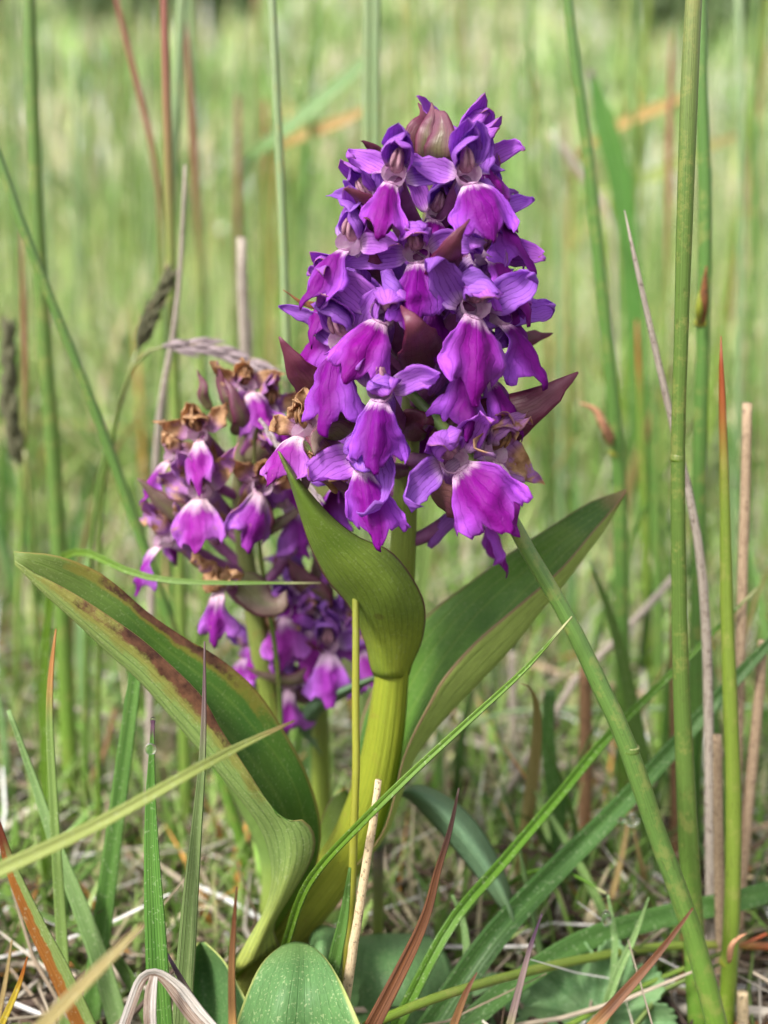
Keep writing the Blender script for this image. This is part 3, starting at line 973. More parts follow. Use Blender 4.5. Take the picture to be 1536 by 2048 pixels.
leaf('leaf', [  # dark basal leaf beside it, arching over
    [(690, 2180, -0.001), (684, 2060, 0.000), (682, 1980, 0.002), (686, 1920, 0.005), (696, 1885, 0.009), (706, 1876, 0.013)],
    [(760, 2180, -0.007), (752, 2060, -0.006), (748, 1980, -0.004), (748, 1920, 0.001), (750, 1884, 0.007), (756, 1868, 0.013)],
    [(850, 2180, -0.008), (846, 2060, -0.007), (842, 1980, -0.004), (834, 1925, 0.001), (826, 1888, 0.007), (818, 1868, 0.013)],
    [(935, 2180, 0.000), (920, 2060, 0.002), (915, 1985, 0.004), (904, 1935, 0.007), (884, 1896, 0.010), (858, 1872, 0.013)]], ['leafE', 'leafE'], oA, nv=24, nu=17)
leaf('leaf', [  # small rolled leaf between them
    [(606, 1960, -0.012), (616, 1905, -0.012), (622, 1870, -0.010), (640, 1852, -0.006)],
    [(640, 1965, -0.020), (640, 1910, -0.020), (640, 1872, -0.016), (654, 1852, -0.008)],
    [(662, 1965, -0.016), (668, 1915, -0.016), (668, 1878, -0.013), (674, 1858, -0.008)],
    [(672, 1960, -0.006), (690, 1910, -0.006), (694, 1880, -0.005), (684, 1858, -0.004)]], ['leafE', 'leafE'], oA, nv=16, nu=13)
leaf('leaf', [  # folded basal leaf on the other side of the base
    [(345, 2180, -0.030), (350, 2080, -0.028), (356, 1990, -0.024), (372, 1920, -0.018), (398, 1884, -0.014)],
    [(410, 2180, -0.022), (408, 2080, -0.018), (405, 2000, -0.013), (402, 1940, -0.010), (402, 1886, -0.013)],
    [(480, 2180, -0.028), (472, 2080, -0.024), (460, 2000, -0.020), (440, 1935, -0.016), (406, 1885, -0.014)],
    [(590, 2180, -0.040), (535, 2070, -0.036), (490, 1996, -0.030), (450, 1925, -0.022), (410, 1884, -0.015)]], ['leafD', 'leafD'], oA, nv=22, nu=17)

# flowers: throat pixel, facing (yaw, + to the right), pitch and roll
F = dict(orchid=oA, axis=axA)
fA = [
    dict(px=788, py=352, yaw=-8, s=1.0, ll=0.85, lw=0.9, sep=(30, 35), sepb=(55, 40), hood=1.0, swing=0.12),
    dict(px=935, py=352, yaw=8, s=1.02, sep=(40, 25), sepb=(50, 55), hood=1.0, ll=0.95, swing=0.05),
    dict(px=700, py=488, yaw=-38, s=0.98, sep=(80, 30), sepb=(20, 40), sepl=(1.0, 0.7), r=0.019, hood=1.05, old=0),
    dict(px=835, py=508, yaw=-5, s=1.08, sep=(0, 30), sepb=(5, 20), roll=4, hood=0.9, hood_close=0.5, swing=-0.12),
    dict(px=935, py=300, yaw=50, pitch=-6, s=1.0, sep=(70, 20), sepb=(25, 5), r=0.008, hood=1.05),
    dict(px=952, py=330, yaw=60, s=0.95, sep=(40, 20), sepb=(0, -15), r=0.012),
    dict(px=962, py=425, yaw=60, s=1.05, sep=(30, 10), sepb=(-5, -20), r=0.014),
    dict(px=968, py=505, yaw=56, s=1.1, sep=(20, -15), sepb=(-10, -25), r=0.015),
    dict(px=768, py=628, yaw=-12, s=1.1, sep=(22, 75), sepb=(0, 30), r=0.018, hood=1.0, hood_close=0.55, sepl=(1.15, 0.7), sepw=1.25),
    dict(px=948, py=612, yaw=8, s=1.2, sep=(60, 45), sepb=(-10, -10), r=0.019, hood=1.0, hood_close=0.8, sepw=1.25, refl=0.22),
    dict(px=690, py=680, yaw=-30, s=1.14, sep=(30, 60), sepb=(25, 30), r=0.020, ll=1.15, sepl=(1.0, 0.8), roll=-6),
    dict(px=762, py=782, yaw=-6, s=1.06, sep=(100, 32), sepb=(25, -10), r=0.022, hood=0.65, hood_close=1.0, roll=16, ll=1.05, sepl=(0.7, 1.35), lw=0.95),
    dict(px=925, py=708, yaw=26, s=1.1, sep=(90, 60), sepb=(50, 40), r=0.014, ll=1.1, lw=0.95),
    dict(px=990, py=632, yaw=52, s=1.15, sep=(30, -5), sepb=(5, -18), r=0.017, sepw=1.2),
    dict(px=728, py=922, yaw=-8, s=1.08, sep=(-28, -48), sepb=(-22, -35), r=0.021, hood=0.95, hood_close=1.1, sepw=1.45, pitch=8, ll=1.0, swing=0.35, ovl=0.006, sepl=(1.0, 1.15)),
    dict(px=906, py=922, yaw=22, s=1.2, sep=(12, 42), sepb=(-14, 10), r=0.022, roll=-34, hood=1.0, hood_close=0.5, lw=1.0, refl=0.2, sepw=1.15, ovl=0.004),
    dict(px=985, py=905, yaw=56, s=1.1, sep=(40, -22), sepb=(-8, -20), r=0.020, lip=True, old=1, sepw=1.25, ovl=0.004),
    dict(px=610, py=862, yaw=-56, s=0.92, sep=(15, 40), sepb=(-10, 20), r=0.022, old=2),
    dict(px=628, py=948, yaw=-48, s=0.72, sep=(40, 40), r=0.022, old=2, lip=False),
    dict(px=965, py=745, yaw=62, s=0.95, sep=(50, 0), sepb=(0, 0), r=0.016),
    dict(px=672, py=570, yaw=-60, s=0.85, sep=(30, 30), r=0.013),
    dict(px=745, py=400, yaw=-58, s=0.9, sep=(40, 70), r=0.010),
    dict(px=870, py=430, yaw=10, s=0.85, sep=(60, 60), sepb=(40, 40), r=0.008, ll=0.9),
    dict(px=860, py=600, yaw=15, s=0.9, sep=(60, 60), sepb=(40, 40), r=0.010),
    dict(px=680, py=640, yaw=-72, s=0.95, sep=(20, 40), r=0.016),
    dict(px=972, py=565, yaw=78, s=1.05, sep=(30, 10), r=0.016),
]
for i, f in enumerate(fA):
    flower(seed=i, **F, **f)
rgA = np.random.default_rng(77)
for i in range(15):      # flowers round the far side of the spike
    z = 0.101 + 0.058 * i / 14
    an = R(100 + (i * 137.5) % 160)
    a = axA(z)
    rad = 0.013 - 0.006 * i / 14
    flower(oA, 0, 0, yaw=math.degrees(an), ovl=0.006, s=0.95 + rgA.uniform(-0.05, 0.1), sep=(40, 40), axis=axA, seed=100 + i,
           world=(a[0] + math.sin(an) * rad, a[1] - math.cos(an) * rad, z))

for p_, m_, ro in [
    ([(855, 330, -0.006), (830, 285, -0.008), (852, 236, -0.007), (838, 204, -0.004), 40], 'bract_dark', -0.5),
    ([(864, 332, -0.009), (850, 285, -0.011), (860, 240, -0.010), (860, 206, -0.008), 36], 'bract', 0.0),
    ([(872, 338, -0.012), (876, 300, -0.015), (884, 256, -0.014), (874, 214, -0.011), 54], 'bract', 0.3),
    ([(880, 335, -0.004), (900, 300, -0.006), (896, 262, -0.006), (884, 236, -0.005), 36], 'bract_dark', 0.5),
    ([(765, 330, 0.004), (755, 305, 0.004), (742, 290, 0.003), (720, 281, 0.002), 18], 'bract_dark', 0.3),
    ([(765, 470, -0.014), (742, 425, -0.017), (722, 396, -0.019), (690, 376, -0.020), 54], 'bract_dark', 0.5),
    ([(768, 480, -0.016), (755, 455, -0.019), (742, 440, -0.020), (728, 438, -0.020), 20], 'bract_dark', -0.6),
    ([(888, 565, -0.012), (892, 525, -0.024), (910, 480, -0.027), (937, 438, -0.026), 70], 'bract_dark', -0.3),
    ([(760, 560, -0.010), (748, 525, -0.015), (746, 500, -0.016), (760, 480, -0.016), 30], 'bract_dark', 0.2),
    ([(850, 745, -0.010), (842, 690, -0.024), (826, 645, -0.028), (800, 612, -0.025), 84], 'bract_dark', -0.2),
    ([(690, 870, -0.006), (640, 800, -0.012), (594, 738, -0.016), (560, 675, -0.017), 80], 'bract_dark', 0.3),
    ([(860, 890, -0.002), (960, 858, -0.008), (1068, 810, -0.010), (1158, 744, -0.008), 96], 'bract_dark', 0.3),
    ([(680, 880, -0.012), (652, 872, -0.018), (634, 884, -0.022), (628, 912, -0.023), 78], 'bract_green', 0.6),
    ([(860, 980, -0.012), (900, 985, -0.017), (950, 1010, -0.020), (1000, 1040, -0.021), 80], 'bract_dark', 0.3),
    ([(690, 640, -0.006), (640, 618, -0.008), (600, 602, -0.008), (568, 582, -0.008), 12], 'bract_brown', 0.3),
    ([(1020, 690, 0.004), (1050, 678, 0.004), (1080, 672, 0.004), (1106, 668, 0.004), 26], 'bract_dark', 0.4),
    ([(815, 880, -0.004), (822, 850, -0.010), (850, 835, -0.013), (870, 850, -0.012), 60], 'bract_dark', 0.4),
    ([(900, 470, 0.0), (905, 420, -0.006), (890, 385, -0.008), (870, 372, -0.006), 50], 'bract', 0.4),
    ([(640, 960, -0.012), (625, 950, -0.016), (614, 960, -0.018), (612, 985, -0.018), 36], 'bract_green', 0.6)]:
    bract(oA, p_, m_, ro)

# ------------------------------------------------------------------ the shorter fading orchid beside it
Y2 = 0.034
oB = new_orchid((585, 1810, Y2), Y2, 'shorter marsh orchid with fading browned purple flowers behind the keeled leaf')
axB = stem_of(oB, [(492, 800, Y2, 16), (486, 880, Y2, 26), (478, 1000, Y2, 30), (490, 1100, Y2, 34), (512, 1250, Y2, 40), (540, 1420, Y2, 46), (566, 1620, Y2, 48), (585, 1810, Y2, 50)], 'stem2', 30)
F = dict(orchid=oB, axis=axB)
fB = [
    dict(px=492, py=775, yaw=28, s=0.9, sep=(60, 20), hood=0.95, old=2, r=0.010, pitch=-10),
    dict(px=398, py=868, yaw=-14, s=0.95, sep=(40, 50), old=2, r=0.016, roll=-10, lw=0.8),
    dict(px=350, py=912, yaw=-55, s=0.9, sep=(30, 60), old=2, r=0.016, lw=0.7),
    dict(px=402, py=982, yaw=-14, s=1.05, sep=(60, 40), old=1, r=0.018, roll=-14, ll=1.0),
    dict(px=522, py=972, yaw=14, s=1.0, sep=(50, 40), old=2, r=0.016, roll=8),
    dict(px=330, py=1078, yaw=-62, s=0.98, sep=(50, 60), old=1, r=0.022, lw=0.75),
    dict(px=440, py=1165, yaw=-10, s=0.98, sep=(85, 70), old=2, r=0.018, hood_close=1.1, pitch=12, lw=0.85),
    dict(px=560, py=905, yaw=62, s=0.95, sep=(50, 20), old=1, r=0.013),
    dict(px=535, py=820, yaw=50, s=0.85, sep=(40, 20), old=1, r=0.011),
    dict(px=565, py=1000, yaw=70, s=1.0, sep=(20, -20), old=3, r=0.014),
]
for i, f in enumerate(fB):
    flower(seed=200 + i, **F, **f)
for i in range(3):
    an = R(110 + (i * 137.5) % 150)
    z = 0.085 + 0.028 * i / 5
    a = axB(z)
    flower(oB, 0, 0, yaw=math.degrees(an), s=0.9, axis=axB, seed=240 + i, old=1, world=(a[0] + math.sin(an) * 0.013, a[1] - math.cos(an) * 0.013, z))
for p_, m_, ro in [
    ([(470, 850, Y2 - .008), (455, 800, Y2 - .010), (440, 765, Y2 - .010), (436, 722, Y2 - .010), 28], 'bract', 0.3),
    ([(470, 870, Y2 - .012), (486, 845, Y2 - .015), (470, 800, Y2 - .016), (452, 756, Y2 - .014), 34], 'bract', -0.5),
    ([(420, 820, Y2 - .004), (404, 790, Y2 - .005), (404, 765, Y2 - .005), (394, 738, Y2 - .005), 20], 'bract', 0.2),
    ([(430, 1065, Y2 - .010), (370, 1040, Y2 - .013), (320, 1005, Y2 - .015), (275, 955, Y2 - .016), 56], 'bract_green', 0.4),
    ([(480, 1150, Y2 - .010), (520, 1200, Y2 - .014), (556, 1210, Y2 - .014), (576, 1180, Y2 - .013), 60], 'bract_green', 0.4),
    ([(490, 1075, Y2 - .008), (530, 1060, Y2 - .010), (575, 1035, Y2 - .010), (620, 995, Y2 - .010), 22], 'bract_green', 0.4),
    ([(500, 1075, Y2 - .010), (525, 1050, Y2 - .013), (530, 1010, Y2 - .013), (520, 980, Y2 - .012), 36], 'bract', 0.3),
    ([(490, 920, Y2 - .006), (540, 890, Y2 - .008), (580, 880, Y2 - .008), (615, 890, Y2 - .008), 36], 'bract', 0.3)]:
    bract(oB, p_, m_, ro)
leaf('leaf', [[(520, 1840, 0.022), (520, 1720, 0.018), (470, 1600, 0.012), (420, 1520, 0.006), (372, 1470, 0.003)],
              [(545, 1840, 0.020), (555, 1720, 0.016), (520, 1620, 0.010), (450, 1540, 0.005), (374, 1472, 0.003)],
              [(570, 1830, 0.026), (590, 1700, 0.022), (550, 1600, 0.014), (470, 1530, 0.007), (376, 1471, 0.004)]], ['leafP', 'leafP'], oB, nv=20, nu=9)

# ------------------------------------------------------------------ the lowest orchid, half hidden between the two
Y3 = 0.050
oC = new_orchid((642, 1740, Y3), Y3, 'lowest marsh orchid with a small pale purple flower cluster between the two taller ones')
axC = stem_of(oC, [(618, 1180, Y3, 16), (626, 1280, Y3, 30), (636, 1380, Y3, 34), (641, 1500, Y3, 38), (642, 1740, Y3, 42)], 'stem2', 24)
F = dict(orchid=oC, axis=axC)
fC = [
    dict(px=655, py=1292, yaw=8, s=1.08, sep=(50, 30), old=3, r=0.016, hood=1.0),
    dict(px=570, py=1222, yaw=-18, s=1.0, sep=(60, 30), old=3, r=0.014),
    dict(px=538, py=1265, yaw=-35, s=0.9, sep=(30, 50), old=2, r=0.017),
    dict(px=500, py=1300, yaw=-58, s=1.0, sep=(40, 10), old=3, r=0.019),
    dict(px=578, py=1365, yaw=-25, s=0.95, sep=(10, 30), old=3, r=0.014),
    dict(px=705, py=1282, yaw=58, s=1.05, sep=(50, 0), old=3, r=0.015),
    dict(px=690, py=1225, yaw=40, s=0.95, sep=(50, 30), old=3, r=0.012),
    dict(px=600, py=1170, yaw=-20, s=0.95, sep=(80, 30), old=3, r=0.010, hood=1.1),
    dict(px=620, py=1235, yaw=0, s=1.0, sep=(50, 40), old=3, r=0.012),
    dict(px=510, py=1350, yaw=-60, s=0.9, sep=(10, 0), old=1, r=0.019),
]
for i, f in enumerate(fC):
    flower(seed=300 + i, **F, **f)
for p_, m_, ro in [
    ([(640, 1225, Y3 - .012), (630, 1195, Y3 - .015), (600, 1160, Y3 - .015), (575, 1110, Y3 - .014), 54], 'bract', 0.4),
    ([(655, 1210, Y3 - .010), (640, 1170, Y3 - .012), (632, 1140, Y3 - .012), (634, 1110, Y3 - .012), 34], 'bract_green', 0.2),
    ([(640, 1320, Y3 - .012), (620, 1350, Y3 - .018), (560, 1362, Y3 - .022), (490, 1335, Y3 - .022), 32], 'bract_green', 0.3),
    ([(640, 1340, Y3 - .008), (625, 1305, Y3 - .016), (590, 1292, Y3 - .018), (550, 1300, Y3 - .018), 34], 'bract_dark', 0.3),
    ([(545, 1150, Y3 - .004), (552, 1130, Y3 - .004), (556, 1110, Y3 - .004), (554, 1088, Y3 - .004), 14], 'bract_dark', 0.3)]:
    bract(oC, p_, m_, ro)
leaf('leaf', [[(632, 1480, 0.046), (590, 1450, 0.042), (610, 1412, 0.036), (660, 1382, 0.030), (770, 1345, 0.028)],
              [(636, 1500, 0.042), (602, 1462, 0.038), (625, 1420, 0.032), (672, 1388, 0.027), (770, 1347, 0.027)],
              [(644, 1510, 0.044), (622, 1470, 0.041), (640, 1428, 0.035), (684, 1398, 0.030), (770, 1350, 0.029)]], ['leafG', 'leafG'], oC, nv=24, nu=9)

# ------------------------------------------------------------------ rushes one can pick out
RG = 'rush stems standing in the meadow'


def tall(a, b, y, wd, up=5):
    """extra points above the frame so that the stem keeps its natural height"""
    (x0, y0), (x1, y1) = a, b
    return [(x0 + (x0 - x1) * k, y0 + (y0 - y1) * k, y, wd) for k in (up, up * 0.5)]


rush('rush_stem', tall((58, -60), (62, 120), .10, 24, 2) + [(58, -60, .10, 25), (62, 120, .10, 27), (75, 450, .10, 28), (90, 700, .10, 29), (108, 950, .10, 31), (125, 1250, .10, 33), (142, 1565, .10, 34)], 'rush',
     'thick upright green rush crossed by a slanting rush, behind the keeled leaf', 'rush', RG)
o = rush('rush_stem', [(-70, 140, .055, 17), (0, 325, .055, 19), (40, 440, .055, 20), (110, 620, .055, 20), (170, 770, .055, 20), (230, 930, .055, 21), (290, 1100, .055, 22), (345, 1260, .055, 23), (420, 1480, .055, 24), (490, 1710, .055, 24)], 'rush',
         'green rush slanting down behind the keeled leaf, crossing an upright rush', 'rush', RG)
rush('rush_stem', tall((325, -60), (330, 120), .09, 14, 1.5) + [(325, -60, .09, 15), (330, 120, .09, 17), (338, 400, .09, 20), (346, 700, .09, 22), (352, 900, .09, 24), (360, 1200, .09, 25), (372, 1590, .09, 26)], 'rush_red',
     'upright green rush with reddish upper part behind the nodding purple grass head', 'rush', RG)
rush('rush_stem', tall((366, -60), (350, 230), .16, 18, 1) + [(366, -60, .16, 20), (350, 230, .16, 21), (338, 450, .16, 21), (328, 700, .16, 21), (318, 1000, .16, 21), (310, 1360, .16, 21)], 'rush_pale',
     'pale blurred rush leaning across the reddish topped rush', 'rush', RG)
rush('rush_stem', [(372, 35, .2, 4), (378, 120, .2, 11), (388, 300, .2, 13), (398, 500, .2, 14), (403, 700, .2, 15), (406, 1000, .2, 16), (408, 1270, .2, 16)], 'rush_red',
     'blurred rush with a brownish pointed tip beside the pale leaning rush', 'rush', RG)
rush('rush_stem', [(212, -70, .15, 8), (232, 0, .15, 10), (262, 120, .15, 12), (298, 270, .15, 12), (318, 400, .15, 12), (324, 640, .15, 12), (322, 900, .15, 13), (316, 1400, .15, 13)], 'rush_red',
     'thin brownish rush bending over beside the reddish topped rush', 'rush', RG)
rush('rush_stem', tall((541, -60), (546, 60), .055, 15, 2) + [(541, -60, .055, 16), (546, 60, .055, 17), (558, 300, .055, 18), (568, 560, .055, 18), (572, 800, .055, 19), (570, 1100, .055, 19), (568, 1400, .055, 20), (566, 1715, .055, 20)], 'rush_pale',
     'slender pale green rush standing between the two orchids', 'rush', RG)
for x in (731, 751):
    rush('rush_stem', tall((x + 1, -60), (x, 200), .13, 16, 1) + [(x + 1, -60, .13, 17), (x, 200, .13, 18), (x - 2, 600, .13, 19), (x - 4, 1000, .13, 20), (x - 6, 1450, .13, 20)], 'rush_pale',
         'one of a close pair of pale rushes behind the tall orchid', 'rush', 'pair of rushes behind the tall orchid')
o = rush('rush_stem', tall((1132, -50), (1150, 110), .08, 20, 1.5) + [(1132, -50, .08, 20), (1150, 110, .08, 22), (1176, 300, .08, 24), (1202, 560, .08, 26), (1226, 800, .08, 28), (1238, 950, .08, 29), (1244, 1200, .08, 30), (1248, 1640, .08, 30)], 'rush',
         'green rush with a pale pinkish bract by the tip of the long leaf', 'rush', RG)


def rush_bract(o, pts, mat, wd, roll=0.3):
    *pp, = pts
    c = cr([tuple(P(*q)) for q in pp], 12)
    v = np.linspace(0, 1, 12)
    half = wd * mpp(*pp[1]) / 2 * np.maximum(0.5 * (1 - v) + np.sin(math.pi * v ** 0.8), 0.05)
    b = MB()
    b.grid(ribbon_pts(c, half, roll, 0.6, 5), 0.0004)
    return b.build('bract', mat, o, o.location)


def rush_node(o, px, py, y, wd, mat='rush_yellow'):
    r = wd * mpp(px, py, y) / 2
    a, b_ = P(px - 1, py + 7, y), P(px + 1, py - 7, y)
    b = MB()
    b.tube(cr([a, (a + b_) / 2, b_], 7), r * np.array([1.0, 1.04, 1.09, 1.07, 1.05, 1.03, 1.0]), 12)
    return b.build('node', mat, o, o.location)


rush_bract(o, [(1226, 880, .078), (1206, 850, .074), (1190, 820, .073), (1160, 805, .073)], 'bract_red', 13)
rush_bract(o, [(1224, 890, .078), (1212, 868, .073), (1204, 845, .072), (1196, 835, .072)], 'bract_red', 10, -0.4)
rush_node(o, 1234, 905, .08, 30)
o = rush('rush_stem', tall((1392, -60), (1380, 150), -.004, 30, 1) + [(1392, -60, -.004, 34), (1380, 150, -.004, 36), (1369, 400, -.004, 34), (1360, 700, -.004, 29), (1355, 915, -.004, 29), (1358, 1150, -.004, 31), (1364, 1400, -.004, 35), (1376, 1650, -.004, 40), (1398, 2060, -.004, 44)], 'rush_olive',
         'thick glossy olive green rush with a node, in front of the browned bract rush', 'rush', RG)
rush_node(o, 1355, 915, -.004, 29, 'rush_olive')
o = rush('rush_stem', tall((1399, -50), (1401, 200), .05, 22, 1) + [(1399, -50, .05, 22), (1401, 200, .05, 25), (1408, 400, .05, 28), (1406, 640, .05, 27), (1398, 900, .05, 29), (1394, 1200, .05, 30), (1388, 1500, .05, 30), (1384, 1740, .05, 30)], 'rush',
         'upright green rush with a dark brown bract, just behind the thick glossy rush', 'rush', RG)
rush_bract(o, [(1404, 648, .047), (1407, 610, .044), (1409, 570, .043), (1413, 532, .042)], 'bract_brown', 12)
rush_bract(o, [(1398, 648, .046), (1398, 620, .044), (1400, 590, .044), (1405, 570, .044)], 'rush_yellow', 9)
rush_node(o, 1402, 645, .05, 28)
o = rush('rush_stem', [(792, 752, -.008, 13.8), (850, 815, -.011, 22.4), (930, 900, -.013, 25.8), (1003, 1003, -.016, 30.1), (1062, 1108, -.017, 31.0), (1130, 1222, -.018, 32.7), (1200, 1365, -.019, 36.1), (1258, 1495, -.020, 37.8), (1320, 1680, -.020, 40.4), (1380, 1850, -.020, 41.3), (1436, 2060, -.020, 43.0)], 'rush',
         'smooth green rush slanting up from the ground into the tall orchid flowers', 'rush', RG)
rush_node(o, 1259, 1498, -.020, 38.5, 'rush_olive')
o = rush('rush_stem', [(1436, 672, .004, 2), (1438, 760, .004, 12), (1443, 900, .004, 18), (1449, 1150, .003, 26), (1458, 1400, .001, 30), (1466, 1600, 0, 32), (1462, 1850, -.002, 33), (1450, 2060, -.003, 34)], 'rush_tip',
         'bright green rush ending in a rusty brown pointed tip', 'rush', RG)
rush_bract(o, [(1458, 1925, -.006), (1462, 1895, -.008), (1474, 1878, -.008), (1494, 1866, -.008)], 'bract_red', 8)
rush_node(o, 1456, 1922, -.002, 34, 'rush_yellow')
rush('rush_stem', [(706, 1120, -.010, 12), (707, 1230, -.012, 14), (708, 1400, -.015, 15), (707, 1560, -.018, 16), (704, 1720, -.020, 17), (696, 1880, -.020, 18), (690, 2010, -.020, 18)], 'rush_yellow',
     'thin yellow olive rush with brown stains just before the orchid stem', 'rush', RG)
for pts, mt, lb in [
    ([(1476, -80, .25, 14), (1482, 300, .25, 15), (1480, 600, .25, 16), (1472, 900, .25, 17), (1466, 1200, .25, 17)], 'rush_pale', None),
    ([(1512, -80, .24, 12), (1508, 400, .24, 13), (1502, 800, .24, 14), (1496, 1220, .24, 14)], 'rush', None),
    ([(1346, 60, .25, 3), (1342, 200, .25, 11), (1334, 600, .25, 13), (1322, 1200, .25, 14)], 'rush_red', None),
    ([(1268, -80, .36, 9), (1266, 400, .36, 10), (1262, 900, .36, 10), (1260, 1110, .36, 10)], 'rush', None),
    ([(1450, 640, .22, 3), (1452, 900, .22, 12), (1456, 1245, .22, 13)], 'rush', None),
    ([(1276, 640, .16, 4), (1282, 800, .16, 14), (1290, 1000, .16, 18), (1300, 1360, .16, 18)], 'rush_tip', None),
    ([(1310, 700, .13, 4), (1312, 900, .13, 16), (1316, 1200, .13, 20), (1320, 1450, .13, 20)], 'rush', None),
    ([(40, 460, .14, 3), (46, 620, .14, 11), (50, 800, .14, 13), (40, 1100, .14, 14), (30, 1430, .14, 15)], 'rush_red', None),
    ([(475, 190, .34, 6), (476, 330, .34, 12), (474, 700, .34, 13), (470, 1130, .34, 13)], 'rush_red', None),
    ([(532, 200, .4, 5), (530, 500, .4, 11), (520, 900, .4, 12), (516, 1090, .4, 12)], 'rush_tip', None),
    ([(90, 40, .5, 8), (96, 400, .5, 9), (100, 800, .5, 9), (100, 1020, .5, 9)], 'rush_pale', None),
    ([(150, 100, .45, 8), (152, 500, .45, 9), (156, 900, .45, 9), (156, 1060, .45, 9)], 'rush_pale', None),
    ([(910, -40, .5, 9), (914, 200, .5, 9), (920, 1020, .5, 9)], 'rush', None),
    ([(1075, 100, .4, 8), (1080, 400, .4, 9), (1086, 800, .4, 9), (1090, 1090, .4, 9)], 'rush', None),
    ([(1110, 250, .3, 8), (1118, 600, .3, 10), (1122, 1170, .3, 10)], 'rush_pale', None),
    ([(1140, 500, .22, 4), (1144, 800, .22, 12), (1150, 1250, .22, 12)], 'rush', None)]:
    rush('rush_stem', pts, mt, {'rush': 'plain green', 'rush_pale': 'pale greyish green', 'rush_tip': 'brown pointed', 'rush_red': 'reddish topped'}[mt] + ' blurred rush standing deep in the meadow behind the orchids',
         'rush', {'rush': 'plain green', 'rush_pale': 'pale greyish green', 'rush_tip': 'brown pointed', 'rush_red': 'reddish topped'}[mt] + ' rushes deep in the meadow', 8, 16)

# ------------------------------------------------------------------ dead upright straws
SG = 'dead upright straws'
for pts, mt, lb in [
    ([(481, 475, .10, 20), (482, 560, .10, 22), (488, 700, .10, 22), (492, 900, .10, 22), (500, 1200, .10, 22), (506, 1565, .10, 22)], 'straw_grey', 'thick broken grey straw behind the fading orchid'),
    ([(370, 330, .075, 6), (362, 500, .075, 9), (350, 640, .075, 10), (330, 760, .075, 14), (314, 900, .075, 16), (304, 1200, .075, 17), (300, 1640, .075, 18)], 'straw_grey', 'pale crooked dry straw leaning along the reddish topped rush'),
    ([(498, 640, .12, 14), (500, 900, .12, 16), (506, 1500, .12, 16)], 'straw_grey', 'short grey straw stub behind the thick broken straw'),
    ([(1250, 420, .018, 2), (1268, 510, .018, 9), (1296, 630, .018, 12), (1330, 780, .018, 14), (1368, 940, .018, 16), (1398, 1090, .018, 18), (1413, 1250, .018, 20), (1418, 1450, .018, 20), (1420, 1700, .016, 21), (1424, 1930, .014, 22)], 'straw_grey', 'long mottled grey dead rush bending behind the thick glossy rush'),
    ([(1491, 806, .03, 19), (1489, 950, .03, 20), (1482, 1200, .03, 21), (1474, 1500, .03, 21), (1466, 1840, .03, 22)], 'straw', 'smooth pinkish tan straw with a cut top behind the rusty tipped rush'),
    ([(1527, 1282, .03, 20), (1512, 1440, .03, 22), (1494, 1620, .03, 22), (1476, 1840, .03, 23)], 'straw', 'leaning tan straw stub crossing the smooth cut straw'),
    ([(1436, 1470, .010, 18), (1437, 1650, .010, 20), (1441, 1940, .010, 20)], 'straw', 'short speckled straw stub beside the long mottled dead rush'),
    ([(1170, 1335, .07, 25), (1172, 1500, .07, 27), (1171, 1670, .07, 28)], 'straw_brown', 'thick brown straw stub beneath the tip of the long leaf'),
    ([(1350, 1195, .06, 16), (1350, 1400, .06, 18), (1350, 1700, .06, 18)], 'straw_brown', 'brown straw stub standing hidden behind the thick glossy rush'),
    ([(757, 1560, -.030, 14), (746, 1640, -.030, 17), (728, 1760, -.030, 18), (706, 1900, -.030, 20), (690, 2020, -.030, 21)], 'straw_cream', 'cream coloured cut straw leaning in front of the orchid stem'),
    ([(1486, 1984, -.008, 22), (1483, 2080, -.008, 24)], 'straw_cream', 'tiny cream straw stub at the foot of the rusty tipped rush'),
    ([(1026, 1305, .12, 16), (1028, 1420, .12, 18), (1028, 1510, .12, 19)], 'straw_grey', 'grey straw stub under the long leaf'),
    ([(1350, 1150, .10, 14), (1250, 1260, .09, 16), (1150, 1360, .09, 16)], 'straw_grey', 'grey broken straw leaning diagonally by the brown stub'),
    ([(230, 1420, .10, 10), (210, 1500, .10, 12), (180, 1565, .10, 12)], 'straw_brown', 'small brown leaning straw at the foot of the thick upright rush')]:
    rush('dead_straw', pts, mt, lb, 'straw', SG, 10, 18)

